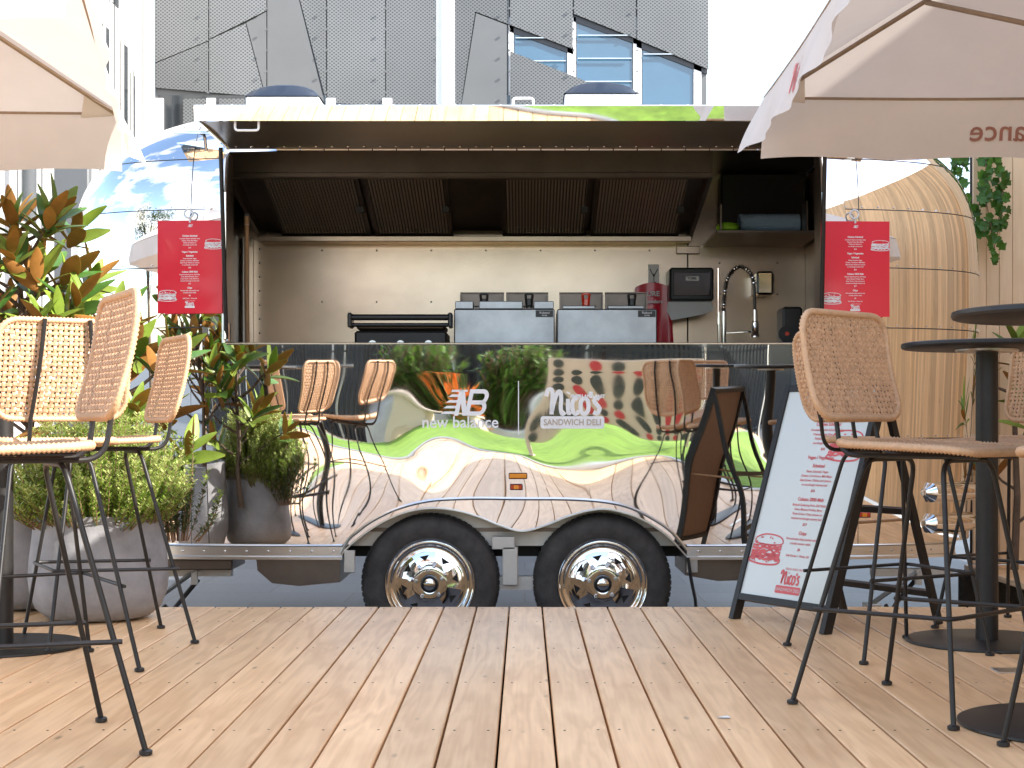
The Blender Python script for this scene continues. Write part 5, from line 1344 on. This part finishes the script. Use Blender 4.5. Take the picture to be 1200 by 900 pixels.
for k in range(150):
    a = r.uniform(0, 6.28); tip = Vector((math.cos(a) * r.uniform(0, .5), math.sin(a) * r.uniform(0, .35), r.uniform(.3, .95))); st_.tube([Vector((tip.x * .3, tip.y * .3, 0)), tip], .006, 4)
    for q in range(7):
        an = q * .9; d = Vector((math.cos(an), math.sin(an), .4)); s_ = Vector((-d.y, d.x, 0)) * .03; lf.add([tip, tip + d * .05 + s_, tip + d * .09, tip + d * .05 - s_], [(0, 1, 2, 3)])
st_.build('stems', 'hedge_leaf', fl); lf.build('petals', 'flower', fl)
# dark van behind the fence
van = thing('parked_van', (2.2, -13.2, GZ), 0, 'dark parked van behind the black fence', 'van')
m = MB(); m.prism([(-2.4, .35), (2.5, .35), (2.55, .9), (2.3, 1.15), (1.5, 1.95), (-2.3, 2.05), (-2.45, 1.0)], lambda p: (p[0], .95, p[1]), lambda p: (p[0], -.95, p[1])); m.build('body', 'car_paint', van)
for a_, b_ in ((-2.2, -1.0), (-.9, .3), (.4, 1.5)): m = MB(); m.box(a_, b_, .951, .957, 1.2, 1.8, .002); m.build('window', 'glass_dark', van)
for x in (-1.5, 1.6):
    for y in (-.8, .8):
        m = MB(); m.lathe([(.2, -.1), (.33, -.11), (.35, -.08), (.35, .08), (.33, .11), (.2, .1)], 28, (x, y, .35), Matrix.Rotation(R(90), 4, 'X')); w_ = m.build('tyre', 'rubber', van, True); m = MB(); m.lathe([(.19, -.07), (.19, .07)], 24, (x, y, .35), Matrix.Rotation(R(90), 4, 'X')); m.build('rim', 'rail', van, True)
# shop building and street tree
sh = thing('shop_building', (-2, -17, GZ), 0, 'dark low building with broad windows behind the black fence', 'building')
m = MB(); m.box(-12, 12, -6, 0, 0, 3.4); m.build('wall', 'car_paint', sh)
for x in np.arange(-10.5, 11, 4.2):
    for z in (.6,): m = MB(); m.box(x - 1.05, x + 1.05, .001, .03, z, z + 2.1); wi = m.build('window', 'glass_dark', sh); m = MB(); m.box(x - .03, x + .03, .031, .06, z, z + 2.1); m.build('mullion', 'rail', wi)
def street_tree(x, y, h, lab, seed, cr):
    r = random.Random(seed); t = thing('street_tree', (x, y, GZ), 0, lab, 'tree'); tr = MB(); tr.tube([(0, 0, 0), (.1, 0, h * .3), (0, .1, h * .6), (.1, 0, h * .8)], .2, 10, radii=[.24, .18, .12, .05]); lf = MB()
    for k in range(26):
        a = r.uniform(0, 6.28); e = Vector((math.cos(a) * r.uniform(.3, 1) * cr, math.sin(a) * r.uniform(.3, 1) * cr, h * r.uniform(.5, 1.0))); b = Vector((.05, .05, h * r.uniform(.3, .6))); tr.tube([b, b.lerp(e, .5) + Vector((0, 0, .2)), e], .04, 5, radii=[.06, .04, .015]); rr = cr * r.uniform(.28, .5)
        for q in range(330):
            d = Vector((r.gauss(0, 1), r.gauss(0, 1), r.gauss(0, .7))).normalized() * rr * r.random() ** .4; p = e + d; u_ = Vector((r.uniform(-1, 1), r.uniform(-1, 1), r.uniform(-.6, .6))).normalized(); l = r.uniform(.12, .24); s_ = u_.cross(Vector((.2, .1, 1))).normalized() * l * .3
            lf.add([p, p + u_ * l * .5 + s_, p + u_ * l, p + u_ * l * .5 - s_], [(0, 1, 2, 3)])
    tr.build('trunk', 'bark', t, True); lf.build('crown', 'tree_leaf', t)
street_tree(-13.5, -4.5, 8.5, 'broad olive green street tree beyond the deck', 31, 2.6)
